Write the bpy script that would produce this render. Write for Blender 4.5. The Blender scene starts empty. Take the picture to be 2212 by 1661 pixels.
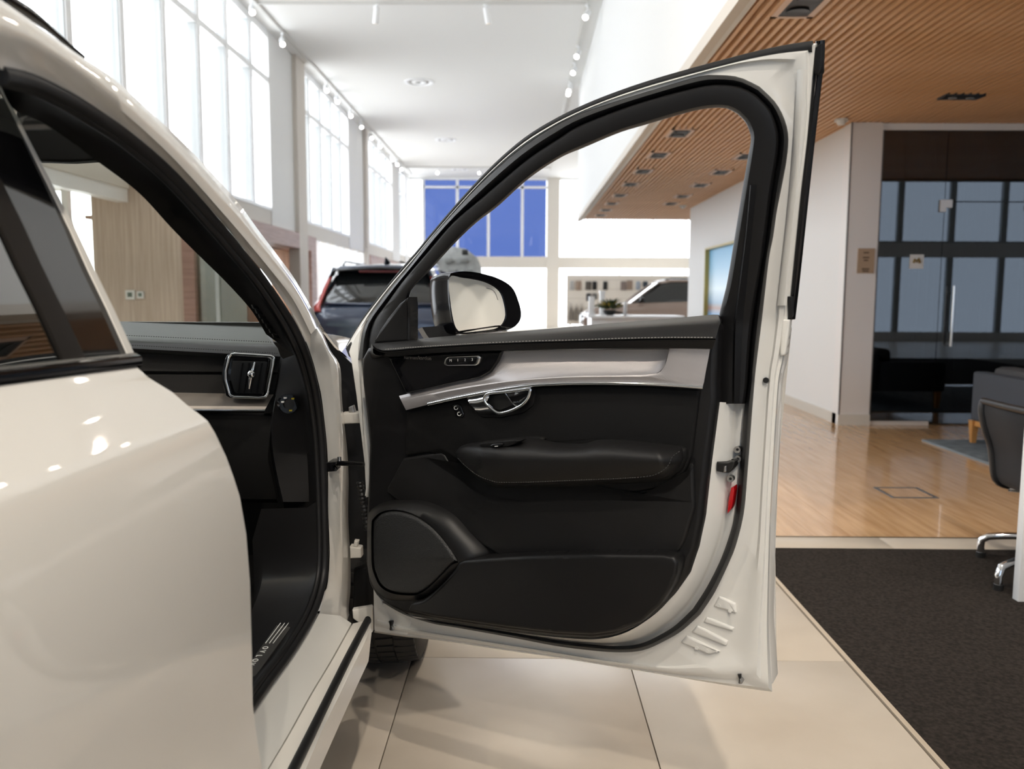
import bpy, bmesh, math, random
from mathutils import Vector, Matrix, noise
random.seed(7)
sc = bpy.context.scene
COL = sc.collection

# ------------------------------------------------------------------ camera
F, CX, CY = 1800.0, 1106.0, 830.5           # focal length and centre in pixels of the 2212 x 1661 frame
YAW, PITCH, ROLL = math.radians(.70), math.radians(-6.03), math.radians(.27)
CAM = Vector((0, 0, 1.2))
CM = Matrix.Rotation(YAW, 3, 'Z') @ Matrix.Rotation(math.pi/2 + PITCH, 3, 'X') @ Matrix.Rotation(ROLL, 3, 'Z')
cd = bpy.data.cameras.new('camera'); cam = bpy.data.objects.new('camera', cd); COL.objects.link(cam)
cam.matrix_world = Matrix.Translation(CAM) @ CM.to_4x4()
cd.sensor_fit = 'HORIZONTAL'; cd.sensor_width = 36; cd.lens = F / 2212 * 36
cd.clip_start = .02; cd.clip_end = 200
cd.dof.use_dof = True; cd.dof.focus_distance = 1.92; cd.dof.aperture_fstop = 4.0
sc.camera = cam

# ------------------------------------------------------------------ world (overcast daylight), exposure
SKY = 5.6
w = bpy.data.worlds.new('overcast_sky'); sc.world = w; w.use_nodes = True
bg = w.node_tree.nodes['Background']; bg.inputs['Color'].default_value = (.92, .97, 1.02, 1); bg.inputs['Strength'].default_value = SKY
sc.view_settings.view_transform = 'Standard'; sc.view_settings.look = 'None'
sc.view_settings.exposure = 0.1; sc.view_settings.gamma = 1; sc.view_settings.use_curve_mapping = False
sc.cycles.use_denoising = True
sc.cycles.use_adaptive_sampling = True; sc.cycles.adaptive_threshold = .025
sc.cycles.max_bounces = 8; sc.cycles.diffuse_bounces = 5; sc.cycles.glossy_bounces = 4; sc.cycles.transparent_max_bounces = 12
sc.cycles.sample_clamp_indirect = 6; sc.cycles.caustics_reflective = False; sc.cycles.caustics_refractive = False

def portal(name, loc, rot, sx, sy):          # helps the sampling of daylight that enters by a window opening
    l = bpy.data.lights.new(name, 'AREA'); l.shape = 'RECTANGLE'; l.size = sx; l.size_y = sy
    l.cycles.is_portal = True
    o = bpy.data.objects.new(name, l); COL.objects.link(o); o.location = loc; o.rotation_euler = rot
    return o
HPI = math.pi/2
# left wall windows (light shines towards +X), far wall (towards -Y), facade behind the camera (towards +Y)
portal('daylight_window', (-4.25, 3.4, 4.05), (0, -HPI, 0), 2.8, 3.6)
portal('daylight_window', (-4.25, 10.6, 4.05), (0, -HPI, 0), 2.8, 7)
portal('daylight_window', (-4.25, 18, 4.05), (0, -HPI, 0), 2.8, 4)
portal('daylight_window', (-4.25, 24.5, 4.05), (0, -HPI, 0), 2.8, 4.4)
portal('daylight_window', (1.2, 31.1, 2.75), (-HPI, 0, 0), 11, 5.4)
portal('daylight_window', (-.9, -8.1, 2.45), (HPI, 0, 0), 6.2, 4.4)
portal('daylight_window', (12.5, -8.1, 2.45), (HPI, 0, 0), 7, 4.4)

# ------------------------------------------------------------------ pixel rays: a pixel gives a direction, the plane gives the distance
def ray(x, y): return CM @ Vector(((x-CX)/F, -(y-CY)/F, -1))
def PX(x, y, v): r = ray(x, y); return CAM + r*((v-CAM.x)/r.x)
def PY(x, y, v): r = ray(x, y); return CAM + r*((v-CAM.y)/r.y)
def PZ(x, y, v): r = ray(x, y); return CAM + r*((v-CAM.z)/r.z)
def PP(x, y, p, n): r = ray(x, y); return CAM + r*((p-CAM).dot(n)/r.dot(n))

# ------------------------------------------------------------------ materials
MAT = {}
def mat(name, col, rough=.5, metal=0, coat=0, spec=.5, emit=0, alpha=1):
    if name in MAT: return MAT[name]
    m = bpy.data.materials.new(name); m.use_nodes = True; MAT[name] = m
    b = m.node_tree.nodes['Principled BSDF']
    b.inputs['Base Color'].default_value = (*col, 1); b.inputs['Roughness'].default_value = rough
    b.inputs['Metallic'].default_value = metal; b.inputs['Coat Weight'].default_value = coat
    b.inputs['Coat Roughness'].default_value = .03; b.inputs['Specular IOR Level'].default_value = spec
    if emit:
        b.inputs['Emission Color'].default_value = (*col, 1); b.inputs['Emission Strength'].default_value = emit
    return m
def nodes(m): nt = m.node_tree; return nt, nt.nodes['Principled BSDF']
def coord(nt, scale=(1, 1, 1), rot=(0, 0, 0), kind='Object'):
    t = nt.nodes.new('ShaderNodeTexCoord'); mp = nt.nodes.new('ShaderNodeMapping')
    mp.inputs['Scale'].default_value = scale; mp.inputs['Rotation'].default_value = rot
    nt.links.new(t.outputs[kind], mp.inputs['Vector']); return mp.outputs['Vector']
def noise_col(m, c1, c2, scale=5, vscale=(1, 1, 1), detail=6, lo=.3, hi=.7, rot=(0, 0, 0)):
    nt, b = nodes(m); n = nt.nodes.new('ShaderNodeTexNoise'); n.inputs['Scale'].default_value = scale; n.inputs['Detail'].default_value = detail
    nt.links.new(coord(nt, vscale, rot), n.inputs['Vector'])
    r = nt.nodes.new('ShaderNodeValToRGB'); r.color_ramp.elements[0].position = lo; r.color_ramp.elements[1].position = hi
    r.color_ramp.elements[0].color = (*c1, 1); r.color_ramp.elements[1].color = (*c2, 1)
    nt.links.new(n.outputs['Fac'], r.inputs['Fac']); nt.links.new(r.outputs['Color'], b.inputs['Base Color'])
    return m
def noise_bump(m, scale=400, strength=.15, vscale=(1, 1, 1), dist=.001):
    nt, b = nodes(m); n = nt.nodes.new('ShaderNodeTexNoise'); n.inputs['Scale'].default_value = scale
    nt.links.new(coord(nt, vscale), n.inputs['Vector'])
    bp = nt.nodes.new('ShaderNodeBump'); bp.inputs['Strength'].default_value = strength; bp.inputs['Distance'].default_value = dist
    nt.links.new(n.outputs['Fac'], bp.inputs['Height']); nt.links.new(bp.outputs['Normal'], b.inputs['Normal'])
    return m
def clear_glass(name, tint, gloss=.1, rough=.0):
    m = bpy.data.materials.new(name); m.use_nodes = True; MAT[name] = m; nt = m.node_tree; nt.nodes.clear()
    o = nt.nodes.new('ShaderNodeOutputMaterial'); mx = nt.nodes.new('ShaderNodeMixShader')
    t = nt.nodes.new('ShaderNodeBsdfTransparent'); t.inputs['Color'].default_value = (*tint, 1)
    g = nt.nodes.new('ShaderNodeBsdfGlossy'); g.inputs['Roughness'].default_value = rough
    fr = nt.nodes.new('ShaderNodeLayerWeight'); fr.inputs['Blend'].default_value = .5          # Facing: the same from both sides
    pw = nt.nodes.new('ShaderNodeMath'); pw.operation = 'POWER'; pw.inputs[1].default_value = 5.0; nt.links.new(fr.outputs['Facing'], pw.inputs[0])
    mu = nt.nodes.new('ShaderNodeMath'); mu.operation = 'MULTIPLY_ADD'; mu.inputs[1].default_value = 1-gloss; mu.inputs[2].default_value = gloss
    nt.links.new(pw.outputs[0], mu.inputs[0]); nt.links.new(mu.outputs[0], mx.inputs[0])
    nt.links.new(t.outputs[0], mx.inputs[1]); nt.links.new(g.outputs[0], mx.inputs[2]); nt.links.new(mx.outputs[0], o.inputs['Surface'])
    return m

white_wall = mat('white_wall_paint', (.80, .80, .79), .7); noise_bump(white_wall, 60, .05)
ceil_m = mat('ceiling_paint', (.80, .80, .78), .8)
beige_wall = mat('warm_wall_paint', (.66, .61, .55), .7)
grey_wall = mat('grey_column_paint', (.82, .80, .785), .6)
frame_white = mat('white_aluminium', (.88, .89, .90), .4)
dark_gasket = mat('window_gasket', (.48, .50, .50), .5)
wood_slat = noise_col(mat('stained_slat_wood', (.80, .49, .27), .4), (.70, .41, .20), (.88, .57, .34), 3, (14, .7, 14))
oak_floor = noise_col(mat('oak_parquet', (.55, .34, .17), .16, coat=.3), (.44, .25, .115), (.62, .39, .205), 4, (7, .55, 7)); noise_bump(oak_floor, 40, .06, (6, .5, 6))
tile_m = noise_col(mat('beige_stone_tile', (.55, .48, .40), .32), (.49, .425, .35), (.60, .53, .45), 2.2, detail=9); noise_bump(tile_m, 25, .05)
grout = mat('tile_grout', (.18, .16, .13), .8)
carpet = noise_col(mat('dark_entrance_carpet', (.03, .025, .02), .95, spec=.1), (.016, .013, .011), (.042, .034, .029), 75, detail=8); noise_bump(carpet, 260, .9, dist=.004)
oak_wall = noise_col(mat('pale_oak_veneer', (.50, .40, .32), .5), (.43, .335, .265), (.60, .485, .40), 4, (9, 9, .35))
mauve_wood = noise_col(mat('reddish_walnut_veneer', (.33, .19, .15), .5), (.27, .15, .115), (.39, .235, .19), 4, (.5, .5, 8))
brown_wood = noise_col(mat('brown_walnut_veneer', (.22, .12, .07), .5), (.17, .088, .05), (.27, .15, .09), 4, (6, 6, .5))
paint = mat('white_car_paint', (.79, .765, .72), .55, coat=1, spec=.25)
paint_in = mat('white_inner_paint', (.78, .77, .735), .5, coat=.8, spec=.3)
gloss_black = mat('gloss_black', (.005, .005, .006), .06, spec=.45)
plastic = noise_bump(mat('black_grained_plastic', (.0075, .0072, .0076), .42, spec=.32), 900, .12)
leather = noise_bump(mat('black_leather', (.009, .0086, .0088), .46, spec=.34), 700, .22)
soft_dark = noise_bump(mat('charcoal_soft_trim', (.006, .0058, .0058), .62, spec=.2), 900, .3)
mirror_black = mat('mirror_gloss_black', (.004, .004, .005), .16, spec=.04)
rubber = mat('black_rubber', (.010, .010, .011), .5, spec=.4)
chrome = mat('chrome', (.86, .87, .88), .07, 1)
satin = mat('satin_metal', (.62, .61, .59), .26, 1)
steel = mat('steel', (.5, .5, .5), .3, 1)
thread = mat('grey_thread', (.30, .29, .27), .8)
thread_d = mat('dark_thread', (.06, .058, .056), .8)
hinge_paint = mat('hinge_paint', (.60, .575, .53), .4)
lamp_on = mat('lit_lamp_face', (1, .93, .80), .5, emit=22)
red_m = mat('red_reflector', (.42, .004, .008), .25, coat=.5)
mark = mat('white_marking', (.75, .75, .73), .5)
dim_mark = mat('dim_grey_marking', (.22, .20, .18), .5)
yellow = mat('yellow_marking', (.45, .36, .02), .5)
grey_fab = noise_bump(mat('blue_grey_fabric', (.055, .063, .078), .9), 300, .4)
tan_wood = noise_col(mat('orange_oak', (.5, .24, .07), .4), (.44, .19, .05), (.58, .29, .09), 6, (6, 6, .6))
mirror_m = mat('mirror_silver', (.80, .80, .77), .0, 1)
# brushed metal mesh on the door trim: a fine diagonal weave
mesh_m = mat('metal_mesh_inlay', (.58, .555, .56), .36, .7)
nt, b = nodes(mesh_m)
wv = nt.nodes.new('ShaderNodeTexWave'); wv.inputs['Scale'].default_value = 260; wv.bands_direction = 'DIAGONAL'
nt.links.new(coord(nt), wv.inputs['Vector']); bp = nt.nodes.new('ShaderNodeBump'); bp.inputs['Strength'].default_value = .25; bp.inputs['Distance'].default_value = .0005
nt.links.new(wv.outputs['Fac'], bp.inputs['Height']); nt.links.new(bp.outputs['Normal'], b.inputs['Normal'])

# ------------------------------------------------------------------ mesh helpers
IDENT = Matrix.Identity(4); MW = {}
def put(o, parent=None, local=False):
    COL.objects.link(o)
    if parent:
        o.parent = parent
        if not local: o.matrix_parent_inverse = MW.get(parent.name, IDENT).inverted()
    return o
def tag(o, label, cat=None, group=None, kind=None):
    if label: o['label'] = label
    if cat: o['category'] = cat
    if group: o['group'] = group
    if kind: o['kind'] = kind
    return o
def empty(name, loc=(0, 0, 0), rz=0, label=None, cat=None, group=None):
    o = bpy.data.objects.new(name, None); o.empty_display_size = .1; COL.objects.link(o)
    o.location = loc; o.rotation_euler = (0, 0, rz); MW[o.name] = Matrix.Translation(loc) @ Matrix.Rotation(rz, 4, 'Z')
    return tag(o, label, cat, group)
def finish(bm, name, m, parent=None, smooth=35, local=False, recalc=True):
    if recalc: bmesh.ops.recalc_face_normals(bm, faces=bm.faces)
    me = bpy.data.meshes.new(name); bm.to_mesh(me); bm.free()
    if smooth:
        me.polygons.foreach_set('use_smooth', [True]*len(me.polygons)); me.set_sharp_from_angle(angle=math.radians(smooth))
    me.materials.append(m)
    return put(bpy.data.objects.new(name, me), parent, local)
def b_box(bm, c0, c1, bev=0, M=None):
    a = [min(c0[i], c1[i]) for i in range(3)]; c = [max(c0[i], c1[i]) for i in range(3)]
    r = bmesh.ops.create_cube(bm, size=1, matrix=Matrix.Translation([(a[i]+c[i])/2 for i in range(3)]) @ Matrix.Diagonal([c[i]-a[i] for i in range(3)]+[1]))
    vs = r['verts']
    if bev:
        es = list({e for v in vs for e in v.link_edges})
        rr = bmesh.ops.bevel(bm, geom=es, offset=bev, segments=2, affect='EDGES', profile=.5); vs = list({v for f in rr['faces'] for v in f.verts} | {v for v in vs if v.is_valid})
    if M: bmesh.ops.transform(bm, matrix=M, verts=vs)
    return vs
def box(name, c0, c1, m, parent=None, bev=0, local=False, smooth=35, M=None):
    bm = bmesh.new(); b_box(bm, c0, c1, bev, M); return finish(bm, name, m, parent, smooth, local)
def b_tube(bm, pts, r, seg=8, cap=True, flat=1.0, up=None):
    pts = [Vector(p) for p in pts]; n = len(pts); rings = []
    rr = r if isinstance(r, (list, tuple)) else [r]*n
    t0 = (pts[1]-pts[0]).normalized(); u = up or (Vector((0, 0, 1)) if abs(t0.z) < .9 else Vector((1, 0, 0)))
    u = (u - t0*u.dot(t0)).normalized()
    for i, p in enumerate(pts):
        t = (pts[min(i+1, n-1)]-pts[max(i-1, 0)]).normalized(); u = (u - t*u.dot(t)).normalized(); v = t.cross(u)
        rings.append([bm.verts.new(p + u*math.cos(2*math.pi*k/seg)*rr[i] + v*math.sin(2*math.pi*k/seg)*rr[i]*flat) for k in range(seg)])
    for a, c in zip(rings, rings[1:]):
        for k in range(seg): bm.faces.new((a[k], a[(k+1) % seg], c[(k+1) % seg], c[k]))
    if cap: bm.faces.new(rings[0]); bm.faces.new(rings[-1])
def tube(name, pts, r, m, parent=None, seg=8, local=False, flat=1.0, up=None):
    bm = bmesh.new(); b_tube(bm, pts, r, seg, True, flat, up); return finish(bm, name, m, parent, 50, local)
def b_cyl(bm, p0, p1, r, seg=20, r1=None):
    b_tube(bm, [p0, p1], [r, r if r1 is None else r1], seg)
def cyl(name, p0, p1, r, m, parent=None, seg=20, r1=None, local=False):
    bm = bmesh.new(); b_cyl(bm, p0, p1, r, seg, r1); return finish(bm, name, m, parent, 40, local)
def resample(pts, n, smooth=True, closed=False):
    P = [Vector(p) for p in pts]
    if closed: P = P + [P[0]]
    if smooth:
        Q = []; k = len(P); ext = (lambda i: P[i % (k-1)]) if closed else (lambda i: P[max(0, min(k-1, i))])
        for i in range(k-1):
            p0, p1, p2, p3 = ext(i-1), P[i], P[i+1], ext(i+2)
            for s in range(8):
                t = s/8; Q.append(.5*((2*p1)+(p2-p0)*t+(2*p0-5*p1+4*p2-p3)*t*t+(3*p1-p0-3*p2+p3)*t**3))
        Q.append(P[-1]); P = Q
    d = [0]
    for a, c in zip(P, P[1:]): d.append(d[-1]+(c-a).length)
    out = []; j = 0; m = n if closed else n-1
    for i in range(n):
        x = d[-1]*i/m
        while j < len(d)-2 and d[j+1] < x: j += 1
        t = (x-d[j])/max(1e-9, d[j+1]-d[j]); out.append(P[j].lerp(P[j+1], min(1, max(0, t))))
    return out
def b_loft(bm, rows, closed_u=False, closed_v=False, caps=False):
    V = [[bm.verts.new(p) for p in r] for r in rows]; n = len(V[0])
    R = V + [V[0]] if closed_v else V
    for a, c in zip(R, R[1:]):
        for k in range(n if closed_u else n-1):
            q = (a[k], a[(k+1) % n], c[(k+1) % n], c[k]); bm.faces.new(q)
    if caps: bm.faces.new(V[0]); bm.faces.new(V[-1])
def loft(name, rows, m, parent=None, closed_u=False, closed_v=False, caps=False, smooth=40, thick=0, local=False):
    bm = bmesh.new(); b_loft(bm, rows, closed_u, closed_v, caps)
    bmesh.ops.remove_doubles(bm, verts=bm.verts, dist=1e-6)
    o = finish(bm, name, m, parent, smooth, local)
    if thick:
        md = o.modifiers.new('thickness', 'SOLIDIFY'); md.thickness = thick; md.offset = 0
    return o
def inset2(P, r):
    n = len(P); ar = sum(P[i].x*P[(i+1) % n].y-P[(i+1) % n].x*P[i].y for i in range(n)); s = 1 if ar > 0 else -1
    out = []
    for i in range(n):
        e0 = (P[i]-P[i-1]); e1 = (P[(i+1) % n]-P[i])
        n0 = Vector((-e0.y, e0.x)).normalized(); n1 = Vector((-e1.y, e1.x)).normalized()
        v = (n0+n1); l = v.length
        if l < 1e-4: out.append(P[i].copy()); continue
        v /= l; out.append(P[i]+v*(s*r/max(.45, v.dot(n0))))
    return out
def b_plate(bm, P, fn, nf, nb, rim):
    """P: closed 2D outline, fn(u, v, n) -> 3D; solid from nb to nf with a rounded front rim"""
    rings = [(P, nb), (P, nf-rim)]
    if rim:
        for a in (35, 65, 90):
            a = math.radians(a); rings.append((inset2(P, rim*(1-math.cos(a))), nf-rim+rim*math.sin(a)))
    V = [[bm.verts.new(fn(q.x, q.y, nn)) for q in R] for R, nn in rings]; n = len(P)
    for a, c in zip(V, V[1:]):
        for k in range(n): bm.faces.new((a[k], a[(k+1) % n], c[(k+1) % n], c[k]))
    for R in (V[0], V[-1]):
        f = bm.faces.new(R); bmesh.ops.triangulate(bm, faces=[f], ngon_method='EAR_CLIP')
def text_mesh(name, body, size, m, M, parent=None, depth=.0004, ax='CENTER'):
    c = bpy.data.curves.new('lettering', 'FONT'); c.body = body; c.size = size; c.extrude = depth; c.align_x = ax; c.align_y = 'CENTER'; c.resolution_u = 3
    t = bpy.data.objects.new('lettering', c); COL.objects.link(t)
    me = bpy.data.meshes.new_from_object(t, depsgraph=bpy.context.evaluated_depsgraph_get()); bpy.data.objects.remove(t)
    me.transform(M); me.materials.clear(); me.materials.append(m); me.name = name
    return put(bpy.data.objects.new(name, me), parent)
def copy_tree(root, loc=None, rz=None):
    c = root.copy(); COL.objects.link(c)
    if loc is not None: c.location = loc
    if rz is not None: c.rotation_euler = (0, 0, rz)
    for ch in list(root.children):
        d = ch.copy(); COL.objects.link(d); d.parent = c
        for g in list(ch.children):
            e = g.copy(); COL.objects.link(e); e.parent = d
    return c
ORD = 'first second third fourth fifth sixth seventh eighth ninth tenth eleventh twelfth thirteenth fourteenth'.split()

# ================================================================== THE ROOM
ZC = 5.5; XL = -4.2; XF = 1.14; ZW = 2.8; YG = 7.93; YFAR = 31.0; YB = -8.0; XR = 16.0; YW0 = 4.2; YW1 = 17.75
def S(o): o['kind'] = 'structure'; return o
# floor: grout bed, stone tiles, oak parquet, carpet
S(box('floor', (-7.5, YB, -.06), (XR, 34, -.012), grout))
floor_o = bpy.data.objects['floor']
T = .72; X0 = 1.08-T*4; Y0 = 2.67-T*3
def brick_mat(name, src):
    m = src.copy(); m.name = name; MAT[name] = m; nt, b = nodes(m)
    bt = nt.nodes.new('ShaderNodeTexBrick'); bt.offset = 0; bt.inputs['Scale'].default_value = 1; bt.inputs['Mortar Size'].default_value = .003
    bt.inputs['Brick Width'].default_value = T; bt.inputs['Row Height'].default_value = T
    old = b.inputs['Base Color'].links[0].from_socket; nt.links.new(old, bt.inputs['Color1']); nt.links.new(old, bt.inputs['Color2'])
    bt.inputs['Mortar'].default_value = (.18, .16, .13, 1); t = nt.nodes.new('ShaderNodeTexCoord'); mp = nt.nodes.new('ShaderNodeMapping')
    mp.inputs['Location'].default_value = (-X0+T*20, -Y0+T*20, 0); nt.links.new(t.outputs['Object'], mp.inputs[0]); nt.links.new(mp.outputs[0], bt.inputs['Vector'])
    nt.links.new(bt.outputs['Color'], b.inputs['Base Color']); return m
far_tile = brick_mat('beige_stone_tile_far', tile_m)
def quadbox(name, x0, x1, y0, y1, z0, z1, m, parent=None, bev=0): return box(name, (x0, y0, z0), (x1, y1, z1), m, parent, bev)
YT1 = Y0+T*5                                   # end of the single tiles = start of the parquet
for i in range(5):
    for j in range(5):
        x0, y0 = X0-T+i*T, Y0+j*T
        quadbox('floor_tile', x0+.0015, x0+T-.0015, y0+.0015, y0+T-.0015, -.012, 0, tile_m, floor_o, .0012)
bm = bmesh.new()                               # the tiles out of sight or too far to tell apart
for a in ((-7.5, X0-T, YB, 34), (X0-T, 1.08, YB, Y0), (X0-T, 1.1, YT1, 34), (1.1, XR, YG+7.5, 34), (1.08, XR, YB, -1)):
    b_box(bm, (a[0], a[2], -.012), (a[1], a[3], 0))
o = finish(bm, 'distant_tiling', far_tile, floor_o, 0); o['kind'] = 'stuff'
YP0 = 4.13; YP1 = YG+7.5                         # parquet start, end
for i in range(6): quadbox('threshold_tile', 1.0815+i*T, 1.08+T-.0015+i*T, 3.92, YP0-.012, -.012, 0, tile_m, floor_o, .0012)
quadbox('threshold_strip', 1.1, XR, YP0-.012, YP0, -.012, .002, mat('bronze_strip', (.22, .17, .11), .35, .8), floor_o)
bm = bmesh.new()
for i in range(21):
    x0 = 1.1+i*.19; y = YP0-random.random()*1.4
    while y < YP1:
        y1 = y+1.5
        if max(y, YP0) < 8.2: quadbox('floor_plank', x0+.0006, x0+.1894, max(y, YP0), min(y1, YP1)-.001, -.012, 0, oak_floor, floor_o)
        else: b_box(bm, (x0+.0006, y, -.012), (x0+.1894, min(y1, YP1)-.001, 0))
        y = y1
b_box(bm, (1.1+21*.19, YP0, -.012), (XR, YP1, 0))
o = finish(bm, 'distant_planks', oak_floor, floor_o, 0); o['kind'] = 'stuff'
mt = box('entrance_mat', (1.102, -1, -.012), (9, 3.92, .004), carpet); tag(mt, 'dark brown entrance carpet set into the stone tile floor', 'mat')
fr = box('mat_edging', (1.084, -1, -.012), (1.1, 3.92, .004), mat('beige_trim', (.50, .42, .33), .4), mt)

# main hall ceiling and walls
S(box('ceiling', (XL-.14, YB, ZC), (XF+.02, YFAR+.2, ZC+.1), ceil_m)); co = bpy.data.objects['ceiling']
box('ceiling_panel', (XF+.02, YB, ZC), (XR, YW0+.1, ZC+.1), ceil_m, co); box('ceiling_panel', (XF+.02, YW1-.1, ZC), (9, YFAR+.2, ZC+.1), ceil_m, co)
S(box('wall_fascia', (XF, YW0, ZW-.02), (XF+.1, YW1, ZC), white_wall)); wf = bpy.data.objects['wall_fascia']
box('fascia_edge', (XF-.006, YW0-.01, ZW-.035), (XF+.055, YW1+.01, ZW+.05), beige_wall, wf)
S(box('wall_fascia_front', (XF+.1, YW0, ZW-.02), (XR, YW0+.1, ZC), white_wall)); S(box('wall_fascia_end', (XF+.1, YW1-.1, ZW+.02), (9, YW1, ZC), white_wall))
S(box('wall_right', (XR, YB, 0), (XR+.1, YG, ZC), white_wall))
# slatted timber ceiling
wc = S(box('ceiling_timber', (XF+.05, YW0, ZW+.07), (XR, YW1, ZW+.12), mat('black_backing', (.02, .013, .008), .9)))
sl = None; pitch = .0578; n = int((5.4-XF-.06)/pitch)
for i in range(n):
    x = XF+.075+i*pitch
    if sl is None:
        sl = box('slat', (0, YW0, ZW), (.026, YW1, ZW+.066), wood_slat, wc); sl.location.x = x
    else:
        s2 = sl.copy(); COL.objects.link(s2); s2.location.x = x
bm = bmesh.new(); x = XF+.075+n*pitch
while x < XR-.1: b_box(bm, (x, YW0, ZW), (x+.026, YW1, ZW+.066)); x += pitch
o = finish(bm, 'distant_slats', wood_slat, wc, 0); o['kind'] = 'stuff'
# white side wall, column, ceiling line above the glass
XS = 3.02; YS1 = 15.35
S(box('wall_side', (XS, YG, 0), (XS+.12, YS1, ZW), white_wall)); S(box('baseboard_side', (XS-.012, YG+.02, 0), (XS, YS1, .10), mat('skirting', (.66, .63, .57), .5)))
S(box('wall_side_end', (XS+.12, YS1-.1, 0), (9, YS1, ZW), white_wall))
S(box('wall_column', (XS-.012, YG-.05, 0), (XS+.275, YG+.12, ZW), grey_wall)); S(box('baseboard_column', (XS-.02, YG-.062, 0), (XS+.28, YG-.05, .10), mat('skirting', (.66, .63, .57), .5)))
box('corner_bead', (XS-.018, YG-.056, .1), (XS-.006, YG-.046, ZW), mat('dark_bead', (.16, .15, .145), .5), bpy.data.objects['wall_column'])
# glazed meeting room
S(box('wall_room_back', (XS+.12, 11.4, 0), (XR, 11.5, ZW), mat('dark_room', (.03, .03, .034), .8))); S(box('wall_room_side', (XS+.121, YG+.15, 0), (XS+.13, 11.4, ZW), MAT['dark_room']))
S(box('ceiling_room', (XS+.13, YG+.1, ZW-.02), (XR, 11.4, ZW+.02), MAT['dark_room']))
gl_dark = clear_glass('tinted_partition_glass', (.20, .21, .22), .13)
XD0 = 3.92
win = S(box('window_1', (XS+.28, YG-.02, ZW-.06), (XR, YG+.04, ZW), frame_white)); win.name = 'window_1'
box('jamb', (XS+.27, YG-.02, .0), (XS+.30, YG+.04, ZW-.06), mat('dark_bead', (.16, .15, .145), .5), win)
def pane(name, x0, x1, z0, z1, y, m, parent, t=.01): return box(name, (x0, y, z0), (x1, y+t, z1), m, parent)
pane('pane', XS+.30, XD0-.006, .03, ZW-.06, YG, gl_dark, win); pane('pane', XD0, 4.86, 2.10, ZW-.06, YG, gl_dark, win); pane('pane', 4.87, 7, .03, ZW-.06, YG, gl_dark, win); pane('pane', 7.01, XR, .03, ZW-.06, YG, gl_dark, win)
box('floor_rail', (XS+.28, YG-.03, 0), (XD0-.05, YG+.04, .035), mat('rail_alu', (.62, .57, .52), .4), win); box('floor_rail', (4.87, YG-.02, 0), (XR, YG+.03, .03), MAT['rail_alu'], win)
dr = S(pane('door_1', XD0, 4.86, .012, 2.09, YG, gl_dark, None)); 
box('patch_fitting', (XD0-.05, YG-.02, 2.04), (XD0+.06, YG+.03, 2.11), mat('satin_light', (.72, .69, .66), .35, .3), dr); box('patch_fitting', (XD0-.05, YG-.02, 2.0), (XD0+.005, YG+.03, 2.04), MAT['satin_light'], dr)
box('patch_fitting', (4.66, YG-.02, 2.09), (4.9, YG+.03, 2.13), MAT['satin_light'], dr); box('patch_fitting', (4.66, YG-.02, 2.02), (4.86, YG+.03, 2.06), MAT['satin_light'], dr)
for dy in (-.06, .07):
    h0 = PY(2028, 617, YG+dy); h1 = PY(2022, 748, YG+dy); h0.x = h1.x = 4.02; tube('door_handle', [h0, h1], .013, chrome, dr, 14)
for z in (.76, 1.25): cyl('handle_fixing', (4.02, YG-.06, z), (4.02, YG+.07, z), .008, chrome, dr, 10)
# curtains behind the glass
cur_m = mat('dark_grey_curtain', (.045, .043, .048), .9); cx = XS+.32; ci = 0
while cx < 6.2:
    wd = (.62, .5, .7, .55)[ci % 4]; gap = (.02, .22, .0, .03)[ci % 4]; N = 40; rows = []
    for z in (.03, .8, 1.8, ZW-.06): rows.append([Vector((cx+wd*k/N, YG+.20+.05*math.sin(k*1.05+ci)+.02*math.sin(k*.43), z)) for k in range(N+1)])
    o = loft('curtain', rows, cur_m, None, smooth=80, thick=.004)
    tag(o, ['charcoal curtain behind the glass just right of the grey column', 'charcoal curtain behind the glass door beside its handle', 'charcoal curtain behind the glass above the blue-grey sofa', 'charcoal curtain at the right picture edge behind the glass', 'charcoal curtain further right behind the glass'][min(ci, 4)], 'curtain', 'meeting room curtains')
    cx += wd+gap; ci += 1
    if ci == 5: break
# notices
o = box('wall_notice', (3.115, YG-.062, 1.43), (3.27, YG-.051, 1.66), mat('tan_paper', (.42, .30, .20), .6)); tag(o, 'tan printed notice fixed to the grey column', 'sign')
for k, (z, wd) in enumerate(((1.62, .05), (1.575, .06), (1.55, .04), (1.47, .07), (1.45, .06))): box('print_line', (3.19-wd/2, YG-.0635, z-.006), (3.19+wd/2, YG-.062, z+.006), mat('brown_ink', (.10, .065, .04), .7), o)
p = PY(1980, 565, YG-.002); o = box('glass_sticker', (p.x-.065, YG-.004, p.z-.065), (p.x+.065, YG-.001, p.z+.065), mark); tag(o, 'small white square sticker with a yellow-brown picture on the glass', 'sign')
bm = bmesh.new(); b_tube(bm, [(p.x-.03, YG-.006, p.z-.012), (p.x-.02, YG-.006, p.z+.02), (p.x, YG-.006, p.z+.0), (p.x+.015, YG-.006, p.z+.028), (p.x+.03, YG-.006, p.z-.012)], .012, 6); finish(bm, 'picture', mat('ochre_print', (.25, .16, .03), .7), o)

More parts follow.
